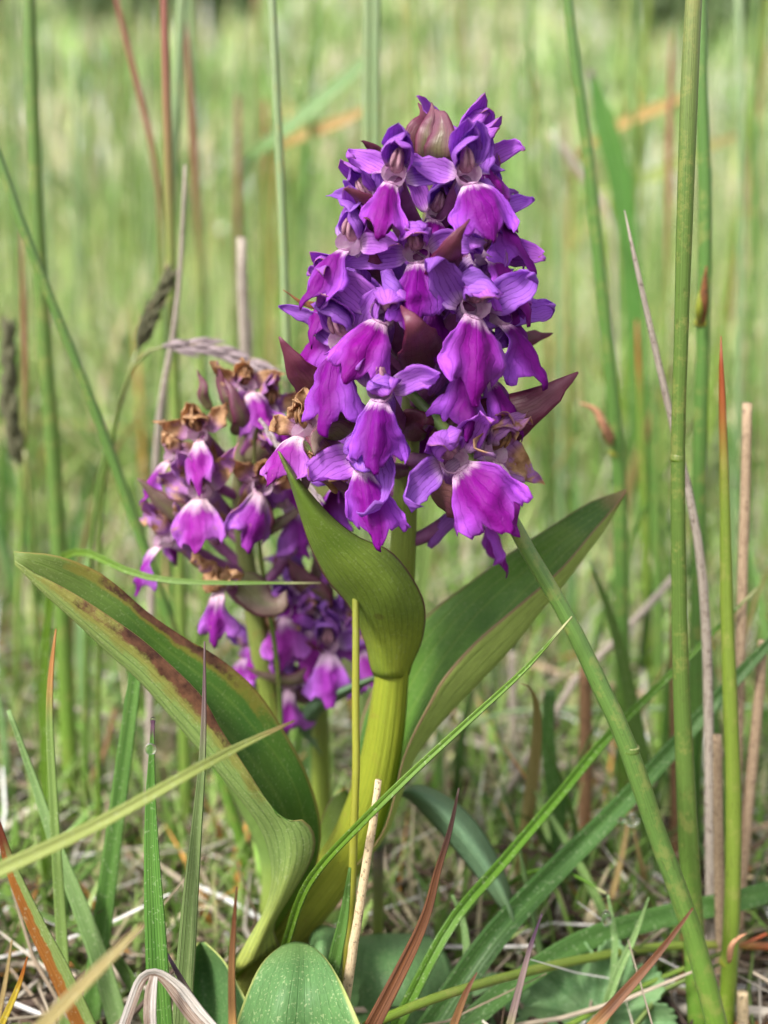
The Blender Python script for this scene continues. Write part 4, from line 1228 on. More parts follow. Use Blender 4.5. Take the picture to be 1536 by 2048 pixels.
# straws lying in the litter
for k, (pts, mt) in enumerate([
    ([(430, 1960, -.006, 12), (540, 1890, .0, 13), (650, 1825, .004, 13), (770, 1752, .012, 12)], 'straw'),
    ([(20, 1385, .11, 8), (180, 1425, .10, 10), (400, 1470, .10, 10)], 'straw_grey'),
    ([(160, 1800, .05, 9), (350, 1700, .07, 10), (480, 1600, .09, 9)], 'straw'),
    ([(1180, 1800, .03, 10), (1300, 1730, .03, 12), (1450, 1680, .04, 12), (1560, 1640, .04, 12)], 'straw'),
    ([(1100, 1840, .02, 8), (1180, 1760, .03, 9), (1330, 1700, .04, 10)], 'straw_grey'),
    ([(900, 1800, .04, 12), (1020, 1730, .05, 13), (1160, 1720, .05, 12)], 'straw_grey'),
    ([(1420, 1750, .02, 8), (1500, 1755, .02, 8), (1570, 1762, .02, 8)], 'straw_cream'),
    ([(800, 1880, .03, 12), (900, 1868, .03, 12), (1000, 1880, .03, 11)], 'straw'),
    ([(0, 1840, .02, 12), (130, 1790, .03, 12), (260, 1770, .04, 11)], 'straw'),
    ([(40, 2030, -.006, 12), (150, 1975, -.002, 14), (290, 1905, .006, 13)], 'straw_brown'),
    ([(250, 1690, .05, 12), (300, 1800, .03, 14), (345, 1920, .0, 13)], 'straw'),
    ([(640, 1740, .05, 8), (760, 1690, .05, 8), (860, 1650, .05, 8)], 'straw_grey'),
    ([(830, 1420, .10, 8), (1000, 1500, .09, 10), (1200, 1600, .07, 11)], 'straw_grey'),
    ([(1060, 1330, .13, 12), (1250, 1380, .12, 13), (1500, 1450, .11, 13)], 'straw')]):
    rush('fallen_straw', [(a_, b_, (c_ + .24) * 1.087 - .238, d_ * 0.9) for a_, b_, c_, d_ in pts], mt, 'dead straw lying in the brown litter on the ground', 'straw', 'straws lying in the litter', 8, 14, ground=False)

# ------------------------------------------------------------------ grass blades one can pick out
BG = 'grass blades around the orchid'
for pts, mt, lb, kw in [
    ([(409, 1283, -.030, 2), (409, 1400, -.030, 8), (406, 1520, -.031, 14), (397, 1640, -.032, 21), (386, 1780, -.032, 31), (378, 1900, -.032, 37), (368, 2060, -.032, 40)], 'blade_grey', 'grey green ribbed grass blade with a thin brown tip, in front of the keeled leaf', dict(roll=0.5, cup=0.9)),
    ([(306, 1440, -.038, 6), (304, 1500, -.038, 10), (302, 1600, -.038, 20), (305, 1720, -.039, 30), (312, 1860, -.040, 40), (324, 2070, -.040, 48)], 'blade_bright', 'bright green upright grass blade with two dew drops at its tip', dict(roll=0.15, cup=0.5)),
    ([(282, 1270, .004, 22), (270, 1380, .003, 27), (254, 1500, .002, 31), (236, 1640, .001, 34), (212, 1830, -.001, 39), (186, 2040, -.004, 42)], 'blade', 'broad green grass blade with a folded edge rising behind the keeled leaf', dict(roll=0.45, cup=0.9)),
    ([(112, 1258, -.012, 2), (102, 1350, -.012, 10), (100, 1440, -.012, 14), (106, 1570, -.012, 17), (115, 1720, -.012, 20), (124, 1860, -.012, 23), (134, 2060, -.012, 26)], 'blade_btip', 'narrow upright grass blade with an orange brown tip', dict(roll=0.3)),
    ([(18, 1420, -.002, 8), (66, 1550, -.002, 16), (108, 1670, -.003, 24), (160, 1800, -.004, 34), (205, 1920, -.005, 40), (250, 2070, -.006, 44)], 'blade_pale', 'pale green slanting grass blade crossing behind the orange tipped blade', dict(roll=0.25, cup=0.8)),
    ([(-8, 1630, -.022, 8), (22, 1730, -.022, 24), (70, 1840, -.022, 36), (120, 1940, -.022, 44), (180, 2070, -.022, 48)], 'blade_half', 'half dead grass blade, orange brown along one side and green along the other', dict(roll=0.2, cup=0.4)),
    ([(588, 1442, -.050, 3), (480, 1492, -.056, 14), (380, 1545, -.062, 19), (200, 1645, -.068, 24), (0, 1738, -.073, 28), (-180, 1815, -.076, 30), (-330, 1900, -.078, 30)], 'blade_front', 'long yellowish out of focus grass blade crossing in front of the keeled leaf', dict(roll=0.3)),
    ([(286, 1848, -.088, 6), (230, 1905, -.090, 18), (150, 1985, -.092, 24), (60, 2080, -.094, 28)], 'blade_tan', 'short tan blurred grass blade in front of the half dead blade', dict(roll=0.3)),
    ([(1144, 1233, -.024, 2), (1050, 1338, -.026, 9), (930, 1448, -.030, 12), (830, 1540, -.033, 14), (740, 1628, -.034, 15), (650, 1722, -.030, 15), (605, 1790, -.025, 16), (572, 1890, -.017, 16)], 'blade_thin', 'thin bright green grass blade crossing in front of the orchid stem', dict(roll=0.5, cup=0.9)),
    ([(1514, 1176, .028, 2), (1400, 1292, .026, 10), (1290, 1398, .022, 14), (1200, 1490, .014, 18), (1120, 1588, .004, 18), (1010, 1718, -.008, 20), (900, 1850, -.018, 22), (785, 2070, -.026, 25)], 'blade_thin', 'long slender green grass blade slanting from the rusty tipped rush to the dark basal leaf', dict(roll=0.5, cup=1.0)),
    ([(1600, 1220, .030, 12), (1440, 1390, .026, 26), (1330, 1512, .020, 32), (1220, 1630, .012, 38), (1100, 1748, .004, 44), (980, 1880, -.006, 50), (845, 2080, -.014, 56)], 'blade_dark', 'widest dark green folded grass blade carrying a round dew drop', dict(roll=0.35, cup=0.8)),
    ([(1640, 1750, .018, 30), (1500, 1795, .014, 38), (1300, 1840, .008, 40), (1150, 1890, .0, 40), (1000, 1990, -.010, 40), (900, 2080, -.016, 38)], 'blade_dark', 'dark green grass blade lying low beneath the arching green stem', dict(roll=0.9, cup=0.5)),
    ([(918, 1576, -.042, 3), (900, 1660, -.042, 9), (876, 1740, -.042, 13), (852, 1830, -.043, 18), (812, 1920, -.044, 24), (735, 2070, -.046, 30)], 'blade_brown', 'dark reddish brown dead blade in front of the dark basal leaf', dict(roll=0.3)),
    ([(1084, 1828, -.052, 2), (1062, 1890, -.052, 8), (1040, 1970, -.053, 12), (1015, 2070, -.054, 16)], 'blade_purple', 'thin purplish grey withered blade in front of the widest blade', dict(roll=0.3)),
    ([(954, 1945, -.052, 2), (930, 1990, -.053, 11), (900, 2070, -.054, 16)], 'blade_rust', 'short rust coloured blade tip by the dark basal leaf', dict(roll=0.3)),
    ([(1386, 1816, -.052, 3), (1330, 1890, -.053, 11), (1270, 1960, -.054, 17), (1170, 2070, -.056, 26)], 'blade_rust', 'rust brown dead blade slanting across the foot of the thick glossy rush', dict(roll=0.3)),
    ([(473, 1774, -.054, 2), (468, 1850, -.054, 9), (464, 1940, -.055, 13), (466, 2070, -.056, 16)], 'blade_rust', 'thin upright rust coloured blade before the base of the keeled leaf', dict(roll=0.3)),
    ([(55, 1913, -.030, 2), (36, 1975, -.030, 10), (-6, 2070, -.030, 14)], 'blade_yellow', 'small yellow blade with an orange tip', dict(roll=0.3)),
    ([(24, 1880, -.020, 3), (12, 1960, -.020, 8), (-8, 2060, -.020, 10)], 'blade_tan', 'small greyish tan blade beside the yellow blade', dict(roll=0.3)),
    ([(642, 1166, .006, 1.5), (520, 1166, .006, 6), (400, 1165, .007, 9), (310, 1157, .010, 12), (240, 1136, .014, 13), (170, 1105, .022, 14), (120, 1130, .032, 15), (92, 1300, .040, 16), (90, 1700, .045, 17)], 'blade_thin', 'thin blade lying level across the fading orchid with a dark pointed tip', dict(roll=0.5)),
    ([(330, 1900, -.036, 3), (370, 1970, -.038, 12), (430, 2070, -.040, 14)], 'blade_purple', 'small purplish dead blade at the foot of the dewy upright blade', dict(roll=0.4)),
    ([(0, 1790, .015, 9), (90, 1830, .010, 16), (200, 1880, .002, 26), (270, 1970, -.004, 32), (310, 2060, -.008, 34)], 'blade', 'green blade bending low through the litter behind the half dead blade', dict(roll=0.4)),
    ([(700, 1735, -.024, 4), (690, 1830, -.024, 18), (672, 1920, -.024, 26), (655, 2030, -.024, 30)], 'blade', 'short folded green blade beside the cream coloured cut straw', dict(roll=0.5, cup=1.0)),
    ([(905, 1790, .0, 6), (928, 1850, .0, 12), (936, 1960, -.004, 18), (925, 2060, -.008, 22)], 'blade_pale', 'pale upright blade beneath the widest dark blade', dict(roll=0.3)),
    ([(1298, 1795, -.004, 2), (1270, 1870, -.005, 10), (1230, 1960, -.007, 16), (1200, 2060, -.008, 18)], 'blade_pale', 'pale pointed folded blade beside the hanging dew drop', dict(roll=0.5, cup=1.0)),
    ([(1216, 1790, -.002, 4), (1226, 1850, -.002, 11), (1230, 1900, -.003, 12), (1222, 2000, -.004, 13)], 'blade_pale', 'short green blade from which the larger dew drop hangs', dict(roll=0.4)),
    ([(1100, 1380, .05, 20), (1096, 1480, .05, 26), (1110, 1600, .05, 30), (1124, 1740, .05, 30)], 'blade_dark', 'blurred upright green blade left of the thick brown stub', dict(roll=0.3)),
    ([(1180, 1120, .055, 3), (1230, 1260, .055, 18), (1262, 1400, .055, 26), (1290, 1560, .055, 30), (1300, 1715, .055, 32)], 'blade', 'blurred green blade leaning behind the slanting rush', dict(roll=0.3)),
    ([(770, 85, .34, 6), (690, 160, .34, 22), (600, 235, .34, 24), (520, 300, .34, 20), (490, 350, .35, 12), (476, 500, .36, 6), (472, 900, .36, 6)], 'blade_pale', 'broad pale leaf slanting in the blur behind the slender pale rush', dict(roll=0.3)),
    ([(742, 212, .36, 8), (690, 240, .36, 20), (640, 258, .36, 22), (585, 280, .36, 16), (556, 310, .37, 9), (544, 480, .38, 5), (540, 900, .38, 5)], 'blade_ochre', 'orange dead leaf slanting in the blur behind the slender pale rush', dict(roll=0.3)),
    ([(1180, 140, .32, 10), (1210, 250, .32, 40), (1240, 360, .32, 44), (1262, 520, .32, 36)], 'blade_bright', 'broad bright green blurred leaf beside the pinkish bract rush', dict(roll=0.3)),
    ([(1390, 185, .40, 6), (1320, 215, .40, 20), (1250, 245, .40, 20), (1180, 290, .40, 14), (1150, 330, .41, 8), (1138, 500, .42, 5), (1134, 900, .42, 5)], 'blade_ochre', 'orange blurred leaf crossing behind the thick glossy rush', dict(roll=0.3)),
    ([(1480, 270, .45, 6), (1400, 300, .45, 22), (1310, 350, .45, 24), (1180, 390, .45, 14), (1152, 430, .46, 8), (1142, 600, .46, 5), (1140, 900, .46, 5)], 'blade_front', 'yellow green blurred leaf arching low behind the rushes', dict(roll=0.3)),
    ([(1100, 265, .30, 10), (1150, 330, .30, 14), (1200, 400, .30, 12), (1222, 450, .30, 7), (1230, 600, .30, 5), (1232, 1000, .30, 5)], 'dead_white', 'whitish dead blurred leaf slanting beside the pinkish bract rush', dict(roll=0.3)),
    ([(1360, 1810, .0, 0), (0, 0, 0, 0)], None, None, None)]:
    if mt is None:
        continue
    if 'left of' in lb:
        lb = 'blurred upright green blade beside the thick brown stub'
    blade('grass_shoot', pts, mt, lb, 'grass blade', BG, **kw)
rush('trailing_grass', [(1620, 1897, .012, 14), (1536, 1893, .012, 16), (1440, 1890, .010, 17), (1300, 1896, .006, 18), (1100, 1932, -.010, 19), (900, 1986, -.030, 19), (735, 2050, -.042, 20)], 'rush_tip',
     'slim green stem arching low across the bottom behind the rushes', 'grass stem', None, 10, 24)
rush('trailing_grass', [(1536, 1868, .004, 7), (1400, 1925, .002, 10), (1260, 1985, -.004, 11), (1120, 2060, -.012, 12)], 'rush_tip',
     'thinner green stem lying below the slim arching stem', 'grass stem', None, 8, 18)
rush('trailing_grass', [(1210, 1788, -.001, 5), (1140, 1748, .006, 8), (1090, 1738, .014, 9), (1020, 1765, .022, 10), (980, 1830, .028, 10)], 'blade_thin',
     'short bent green stem ending at the hanging dew drop', 'grass stem', None, 8, 16)
rush('trailing_grass', [(1540, 1412, .10, 9), (1400, 1416, .10, 12), (1200, 1418, .10, 12), (1020, 1424, .10, 11), (900, 1470, .10, 10)], 'rush_pale',
     'pale green stem lying level behind the slanting rush', 'grass stem', None, 8, 16)

# the drooping blue green leaf of a plant behind the orchid
droop = empty('broad_leaf_plant', (P(800, 1600, .03) * [1, 1, 0] + [0, 0, GROUND]))
tag(droop, 'drooping narrow blue green leaf arching down behind the orchid stem', 'plant')
leaf('leaf', [[(748, 1700, .016), (764, 1640, .014), (800, 1592, .012), (846, 1626, .008), (900, 1688, .005), (950, 1750, .002), (1000, 1815, -.001), (1030, 1852, -.003)],
              [(756, 1702, .013), (774, 1632, .010), (812, 1582, .007), (868, 1606, .004), (930, 1670, .001), (978, 1735, -.001), (1012, 1800, -.003), (1031, 1852, -.004)],
              [(764, 1700, .016), (784, 1622, .015), (826, 1570, .014), (894, 1592, .012), (952, 1642, .010), (994, 1712, .007), (1022, 1785, .002), (1034, 1852, -.002)]], ['leafG', 'leafG'], droop, nv=28, nu=11)
b = MB()
gz = P(756, 1696, .015)
b.tube(cr([(gz[0], gz[1], GROUND - 0.003), (gz[0], gz[1], (gz[2] + GROUND) / 2), tuple(gz)], 6), 0.0012, 8)
b.build('stalk', 'stem2', droop, droop.location)

# withered folded white leaf in front
wl = P(330, 2060, -.046) * [1, 1, 0] + [0, 0, GROUND]
wr = empty('withered_leaf', wl)
tag(wr, 'withered white leaf bent double at the foot of the dewy blade', 'dead leaf')
blade('leaf', [(240, 2075, -.050, 22), (262, 2010, -.048, 20), (282, 1960, -.046, 20), (305, 1946, -.045, 22), (330, 1955, -.045, 26), (360, 1985, -.046, 40), (395, 2030, -.048, 44), (440, 2075, -.050, 34)], 'dead_white', None, None, None, roll=0.2, cup=0.3, m=26, parent=wr)
blade('leaf', [(308, 1952, -.050, 14), (302, 1985, -.051, 22), (300, 2030, -.052, 24), (304, 2080, -.052, 24)], 'dead_white', None, None, None, roll=0.1, cup=0.3, m=16, parent=wr)

# ------------------------------------------------------------------ flowering grass heads
def grass_head(pts_stem, head, mat, label, n=26, ln=60, wd=9, spread=0.35, seed=0, awn=True):
    """a stalk with many slim spikelets overlapping along its end; head lists (px,py,Y) along the spike"""
    w3, r = path_px(pts_stem, 24)
    base = w3[0].copy()
    root = empty('flowering_grass', base)
    tag(root, label, 'grass', 'flowering grasses')
    b = MB()
    b.tube(w3, r, 8)
    b.build('stalk', 'rush_olive', root, base)
    c = cr([tuple(P(*q)) for q in head], 40)
    t = nrm(np.gradient(c, axis=0))
    rg = np.random.default_rng(seed)
    k = mpp(*head[0])
    ra = MB()
    ra.tube(c, np.linspace(r[-1], r[-1] * 0.4, 40), 6)
    ra.build('rachis', mat, root, base)
    for i in range(n):
        j = int(38 * i / n)
        an = i * 2.4
        pr = nrm(np.cross(t[j], [math.cos(an), math.sin(an), 0.3]))
        d = nrm(t[j] + pr * spread * rg.uniform(0.5, 1.1))
        L = ln * k * rg.uniform(0.7, 1.1) * (1 - 0.35 * i / n)
        q = cr([c[j], c[j] + d * L * 0.5 + pr * L * 0.03, c[j] + d * L * 0.92 - pr * L * 0.02 + np.array([0, 0, -L * 0.05])], 7)
        b = MB()
        b.tube(q, wd * k / 2 * np.array([0.25, 0.75, 1.0, 1.0, 0.8, 0.5, 0.08]), 6, squash=0.6)
        o = b.build('spikelet', mat, root, base)
        if awn and i % 3 == 0:
            b = MB()
            b.tube(cr([q[-1], q[-1] + d * L * 0.45 + pr * L * 0.1], 4), np.array([0.08, 0.06, 0.05, 0.02]) * wd * k, 5)
            b.build('awn', 'awn', o, base)
    return root


grass_head([(275, 700, .085, 9), (245, 790, .085, 9), (218, 880, .085, 10), (196, 980, .085, 11), (180, 1120, .085, 12), (172, 1350, .085, 13), (170, 1620, .085, 13)],
           [(275, 700, .085), (295, 650, .085), (318, 600, .085), (340, 545, .085)], 'spikelet_dark', 'dark upright flowering grass head beside the reddish topped rush', 30, 62, 15, 0.5, 1)
grass_head([(345, 690, .060, 6), (310, 695, .060, 7), (272, 725, .062, 8), (240, 800, .064, 8), (222, 900, .066, 9), (200, 1060, .07, 10), (196, 1640, .07, 11)],
           [(325, 692, .060), (400, 694, .058), (470, 714, .055), (540, 742, .052)], 'spikelet', 'nodding purplish grey flowering grass head above the fading orchid', 34, 84, 12, 0.34, 2)
grass_head([(520, 840, .020, 8), (508, 900, .024, 8), (520, 1100, .026, 9), (560, 1400, .028, 10), (560, 1830, .03, 10)],
           [(520, 838, .016), (552, 885, .012), (590, 935, .008), (640, 1000, .004)], 'spikelet', 'slim grey green flowering grass spike drooping between the two flower spikes', 20, 62, 9, 0.18, 3)
grass_head([(50, 900, .12, 10), (60, 1000, .12, 11), (70, 1200, .12, 12), (80, 1500, .12, 12)],
           [(40, 930, .12), (24, 850, .12), (16, 750, .12), (16, 650, .12)], 'spikelet_dark', 'blackish blurred flowering grass head beside the slanting rush', 20, 90, 22, 0.28, 4, False)

# ------------------------------------------------------------------ dew
def drop(px, py, y, rx, ry, label):
    c = P(px, py, y)
    k = mpp(px, py, y)
    b = MB()
    n, sg = 14, 20
    pr = []
    for i in range(n):
        a = math.pi * i / (n - 1)
        pr.append((math.sin(a) * rx * k * (1 + 0.10 * math.cos(a)) + 1e-6, -math.cos(a) * ry * k))
    b.tube([(c[0], c[1], c[2] + z) for _, z in pr], [q for q, _ in pr], sg)
    o = b.build('dew_drop', 'dew', None, c)
    o.location = c
    tag(o, label, 'dew drop', 'dew drops on the grass')


drop(301, 1498, -.0405, 11, 12, 'clear dew drop clinging just below the tip of the bright upright blade')
drop(306, 1441, -.038, 6, 8, 'tiny dew drop on the very tip of the bright upright blade')
drop(1264, 1640, .0095, 14, 14, 'round dew drop perched on the widest dark green blade')
drop(1243, 1641, .009, 8, 7, 'small dew drop next to the round one on the widest blade')
drop(1213, 1836, -.0045, 11, 17, 'large hanging oval dew drop on the short green blade')
drop(1037, 1902, -.004, 6, 6, 'tiny dew drop under the edge of the widest dark green blade')

# ------------------------------------------------------------------ low lobed leaf plant
def lobed(center, rx, lobes, label, tiltY, mat, seed, start=-20, sweep=220):
    c = P(*center)
    k = mpp(*center)
    root = empty('lobed_leaf_plant', c * [1, 1, 0] + [0, 0, GROUND])
    tag(root, label, 'plant')
    rg = np.random.default_rng(seed)
    na, nr = 140, 14
    pts = np.zeros((na, nr, 3))
    for i in range(na):
        a = R(start) + R(sweep) * i / (na - 1)
        ph = (i / (na - 1) * lobes) % 1
        rad = rx * k * (0.74 + 0.26 * math.sin(math.pi * ph) ** 0.7 + 0.025 * math.sin(i * 1.9))
        for j in range(nr):
            q = rad * j / (nr - 1)
            z = (0.16 * q * math.cos(2 * math.pi * ph) * (j / nr)) + q * q / (rx * k) * 0.25
            x, y_ = q * math.cos(a), q * math.sin(a)
            pts[i, j] = c + np.array([x, y_ * math.cos(tiltY) + z * -math.sin(tiltY), y_ * math.sin(tiltY) + z * math.cos(tiltY)])
    b = MB()
    b.grid(pts, 0.0003)
    b.build('leaf', mat, root, root.location)
    b = MB()
    b.tube(cr([(c[0], c[1], GROUND - 0.004), (c[0] + 0.001, c[1], c[2] / 2), tuple(c)], 6), 0.0009, 8)
    b.build('stalk', 'stem2', root, root.location)


g = G('hairy_leaf')
ob = g.obj()
col = g.ramp(g.noise(ob, 150, 3), [(0.36, S(96, 134, 86)), (0.64, S(130, 164, 112))])
col = g.mix(g.m('MULTIPLY', g.step(g.noise(ob, 2400, 2), 0.6, 0.7), 0.4), col, S(190, 206, 180))
u, v = g.uv()
col = g.mix(g.m('MULTIPLY', lines(g, v, 7, 0.10), 0.4), col, S(66, 104, 62))
MAT['hairy'] = g.out(col, 0.6, 0.15, g.noise(ob, 1800, 2), 0.6, 0.0004, 0.2)
lobed((1190, 2040, -.004), 160, 6, 'low hairy grey green lobed leaf beneath the rust brown dead blade', 1.0, 'hairy', 3)
lobed((1000, 2050, .0), 105, 5, 'small dull green lobed leaf beside the dark basal leaf', 0.5, 'hairy', 4)

# ------------------------------------------------------------------ uncountable meadow: grass mass, litter
def mass(name, base, height, width, lean, az, colors, mat, segs=3, bend=0.6, taper=True):
    """numpy-built mass of narrow blades as one mesh; base n x 3"""
    n = len(base)
    k = segs + 1
    t = np.linspace(0, 1, k)
    rg = np.random.default_rng(len(base))
    d = np.stack([np.cos(az), np.sin(az), np.zeros(n)], 1)
    fa = rg.uniform(0, math.pi, n)
    sd = np.stack([np.cos(fa), np.sin(fa), np.zeros(n)], 1)
    V = np.zeros((n, k, 2, 3), np.float32)
    for j, tj in enumerate(t):
        ang = lean * (0.4 + bend * tj)
        c = base + d * (np.sin(ang) * height * tj)[:, None] + np.array([0, 0, 1.0]) * (np.cos(ang) * height * tj)[:, None]
        wj = width * (max(1 - tj ** 1.8, 0.06) if taper else 1.0) / 2
        V[:, j, 0] = c - sd * wj[:, None]
        V[:, j, 1] = c + sd * wj[:, None]
    idx = (np.arange(n) * k * 2)[:, None, None] + (np.arange(segs) * 2)[None, :, None] + np.array([0, 1, 3, 2])[None, None, :]
    me = bpy.data.meshes.new(name)
    nf = n * segs
    me.vertices.add(n * k * 2)
    me.vertices.foreach_set('co', V.ravel())
    me.loops.add(nf * 4)
    me.loops.foreach_set('vertex_index', idx.astype(np.int32).ravel())
    me.polygons.add(nf)
    me.polygons.foreach_set('loop_start', np.arange(0, nf * 4, 4, dtype=np.int32))
    me.polygons.foreach_set('use_smooth', np.ones(nf, bool))
    ca = me.color_attributes.new('Col', 'FLOAT_COLOR', 'POINT')
    ca.data.foreach_set('color', np.repeat(np.hstack([colors, np.ones((n, 1))]), k * 2, axis=0).astype(np.float32).ravel())
    me.update()
    me.validate()
    me.materials.append(MAT[mat])
    o = bpy.data.objects.new(name, me)
    COL.objects.link(o)
    o['kind'] = 'stuff'
    return o


def pick(rg, n, pal, var=0.22):
    cols = np.array([S(*c[:3])[:3] for c in pal])
    wt = np.array([c[3] for c in pal], float)
    k = rg.choice(len(pal), n, p=wt / wt.sum())
    return np.clip(cols[k] * rg.normal(1, var, (n, 1)).clip(0.5, 1.6), 0, 0.9)


GREENS = [(122, 158, 76, 4), (150, 178, 100, 5), (174, 190, 124, 5), (104, 142, 70, 3), (192, 192, 140, 3), (200, 184, 148, 2.2), (222, 216, 196, 1.6), (190, 140, 76, 0.6)]
FAR = [(138, 174, 98, 5), (160, 190, 116, 5), (182, 200, 138, 4), (116, 154, 82, 4), (206, 204, 164, 3), (208, 194, 164, 2.0), (232, 228, 214, 2.2), (196, 160, 100, 0.6)]  # whitest tones: pale dead straw, also painting in the bright bokeh glints


def scatter(rg, n, y0, y1, power=1.0):
    y = y0 + (y1 - y0) * rg.random(n) ** power
    half = (y + CAM_D) * 0.30 * 1.25 + 0.10
    x = rg.uniform(-1, 1, n) * half
    return np.stack([x, y, ground_z(x, y) - 0.003], 1)


rg = np.random.default_rng(11)
n = 12500      # short grass among the litter just behind the orchids
b_ = scatter(rg, n, 0.018, 0.50)
o = mass('short_grass', b_, rg.uniform(0.012, 0.04, n) + 0.05 * np.clip(b_[:, 1] - 0.05, 0, 0.5), rg.uniform(0.0010, 0.0030, n), rg.uniform(0.05, 1.1, n), rg.uniform(0, 6.28, n), pick(rg, n, [(136, 172, 84, 5), (160, 188, 108, 5), (112, 150, 72, 3), (188, 188, 136, 2), (206, 192, 160, 2.2), (224, 218, 204, 1.4), (200, 140, 70, 0.5)], 0.3), 'field')
tag(o, 'short green grass growing through the litter behind the orchids', 'grass')
n = 16000
b_ = scatter(rg, n, 0.4, 1.6)
h = rg.uniform(0.04, 0.15, n)
o = mass('meadow_grass', b_, h, rg.uniform(0.0018, 0.0045, n), rg.uniform(0.0, 1.2, n), rg.uniform(0, 6.28, n), pick(rg, n, GREENS, 0.35), 'field')
tag(o, 'soft blurred meadow grass in the middle distance', 'grass')
n = 34000
b_ = scatter(rg, n, 1.5, 10, 0.8)
pt = np.sin(b_[:, 0] * 5.1 + 2 * np.sin(b_[:, 1] * 2.3)) + np.sin(b_[:, 1] * 3.7 + b_[:, 0] * 2.1) + rg.normal(0, 0.5, n)
fc = np.where((pt > 0.9)[:, None], pick(rg, n, [(206, 200, 160, 3), (214, 202, 176, 2), (180, 186, 130, 3), (236, 232, 220, 1.5)], 0.3),
              np.where((pt < -1.1)[:, None], pick(rg, n, [(112, 146, 78, 3), (96, 128, 70, 3), (140, 168, 92, 2)], 0.3), pick(rg, n, FAR, 0.35)))
o = mass('far_meadow_grass', b_, rg.uniform(0.05, 0.22, n), rg.uniform(0.008, 0.028, n), rg.uniform(0.0, 1.45, n), rg.uniform(0, 6.28, n), fc, 'field')
tag(o, 'pale green far meadow grass on the rising bank', 'grass')
n = 380       # scattered tall thin stems
b_ = scatter(rg, n, 0.5, 3.0)
o = mass('thin_rush_mass', b_, rg.uniform(0.18, 0.55, n), rg.uniform(0.0018, 0.0034, n), rg.uniform(0.0, 0.16, n), rg.uniform(0, 6.28, n), pick(rg, n, [(112, 146, 80, 4), (140, 164, 100, 3), (170, 140, 96, 1.2)]), 'field', 4)
tag(o, 'thin rush stems massed in the blurred meadow', 'rush')


def litter_mesh():
    """dead stems and leaf bits lying every way over the soil"""
    rg = np.random.default_rng(23)
    n = 7500
    y = -0.06 + 0.80 * rg.random(n) ** 1.25
    x = rg.uniform(-1, 1, n) * ((y + CAM_D) * 0.40 + 0.06)
    az = rg.uniform(0, 2 * math.pi, n)
    L = rg.uniform(0.012, 0.06, n)
    wd = rg.uniform(0.0004, 0.0016, n) * np.where(rg.random(n) < 0.06, 2.2, 1.0)
    el = rg.normal(0.05, 0.22, n)
    z = rg.uniform(0.0005, 0.008, n) + np.abs(np.sin(el)) * L * 0.4
    col = pick(rg, n, [(168, 154, 136, 4), (136, 120, 102, 4), (200, 190, 176, 3), (100, 80, 64, 2.5), (66, 52, 44, 2.5), (230, 226, 222, 1.2), (160, 106, 60, 0.5), (120, 140, 76, 1.6)], 0.18)
    k = 5
    V = np.zeros((n, k, 3, 3), np.float32)
    d = np.stack([np.cos(az) * np.cos(el), np.sin(az) * np.cos(el), np.sin(el)], 1)
    sd = np.stack([-np.sin(az), np.cos(az), np.zeros(n)], 1)
    cv = rg.normal(0, 0.16, n)
    cz = rg.normal(0, 0.07, n)
    for j, t in enumerate(np.linspace(-0.5, 0.5, k)):
        c = np.stack([x, y, z], 1) + d * (L * t)[:, None] + sd * (cv * L * (t * t * 4 - 0.5))[:, None]
        c[:, 2] = np.maximum(c[:, 2] + cz * L * t * t * 4, 0.0006) + GROUND
        w_ = wd * (0.55 if j in (0, k - 1) else 1.0) / 2
        V[:, j, 0] = c - sd * w_[:, None]
        V[:, j, 1] = c + np.array([0, 0, 1.0]) * (w_ * 1.3)[:, None]
        V[:, j, 2] = c + sd * w_[:, None]
    fi = []
    for s_ in range(3):
        fi.append(np.stack([np.full(k - 1, 0) + np.arange(k - 1) * 3 + s_, np.arange(k - 1) * 3 + (s_ + 1) % 3, np.arange(1, k) * 3 + (s_ + 1) % 3, np.arange(1, k) * 3 + s_], 1))
    fi = np.vstack(fi)
    idx = (np.arange(n) * k * 3)[:, None, None] + fi[None]
    me = bpy.data.meshes.new('litter')
    nf = n * len(fi)
    me.vertices.add(n * k * 3)
    me.vertices.foreach_set('co', V.ravel())
    me.loops.add(nf * 4)
    me.loops.foreach_set('vertex_index', idx.astype(np.int32).ravel())
    me.polygons.add(nf)
    me.polygons.foreach_set('loop_start', np.arange(0, nf * 4, 4, dtype=np.int32))
    ca = me.color_attributes.new('Col', 'FLOAT_COLOR', 'POINT')
    ca.data.foreach_set('color', np.repeat(np.hstack([col, np.ones((n, 1))]), k * 3, axis=0).astype(np.float32).ravel())
    me.update()
    me.validate()
    me.materials.append(MAT['litter'])
    o = bpy.data.objects.new('litter', me)
    COL.objects.link(o)
    o['kind'] = 'stuff'
    tag(o, 'tangled dry brown and grey litter covering the soil', 'litter')


litter_mesh()

# ------------------------------------------------------------------ middle-ground blades and rushes, each its own object, copied from a few shapes
rg = np.random.default_rng(31)
KINDS = [('blade', 'mid green'), ('blade_dark', 'dark green'), ('blade_pale', 'pale green'), ('blade_btip', 'brown tipped'), ('blade_bright', 'bright green'), ('blade_tan', 'dry tan')]
protos = []
for k in range(6):
    L = 0.085 + 0.012 * k
    tt = np.linspace(0, 1, 14)
    cx = 0.02 * (0.3 + 0.25 * k) * tt ** 2.2
    w3 = np.stack([cx, 0.004 * np.sin(tt * 3 + k), L * (tt - 0.10 * (k % 3) * tt ** 3)], 1)
    half = 0.0014 * (1 - tt ** 2.5) * (0.7 + 0.5 * tt * (1 - tt) * 4) + 0.00008
    b = MB()
    b.grid(ribbon_pts(w3, half, 0.3 * k, 0.1, 7, 0.5, fold=0.6), 0.00022)
    protos.append(b.build('grass_shoot', KINDS[k][0]))
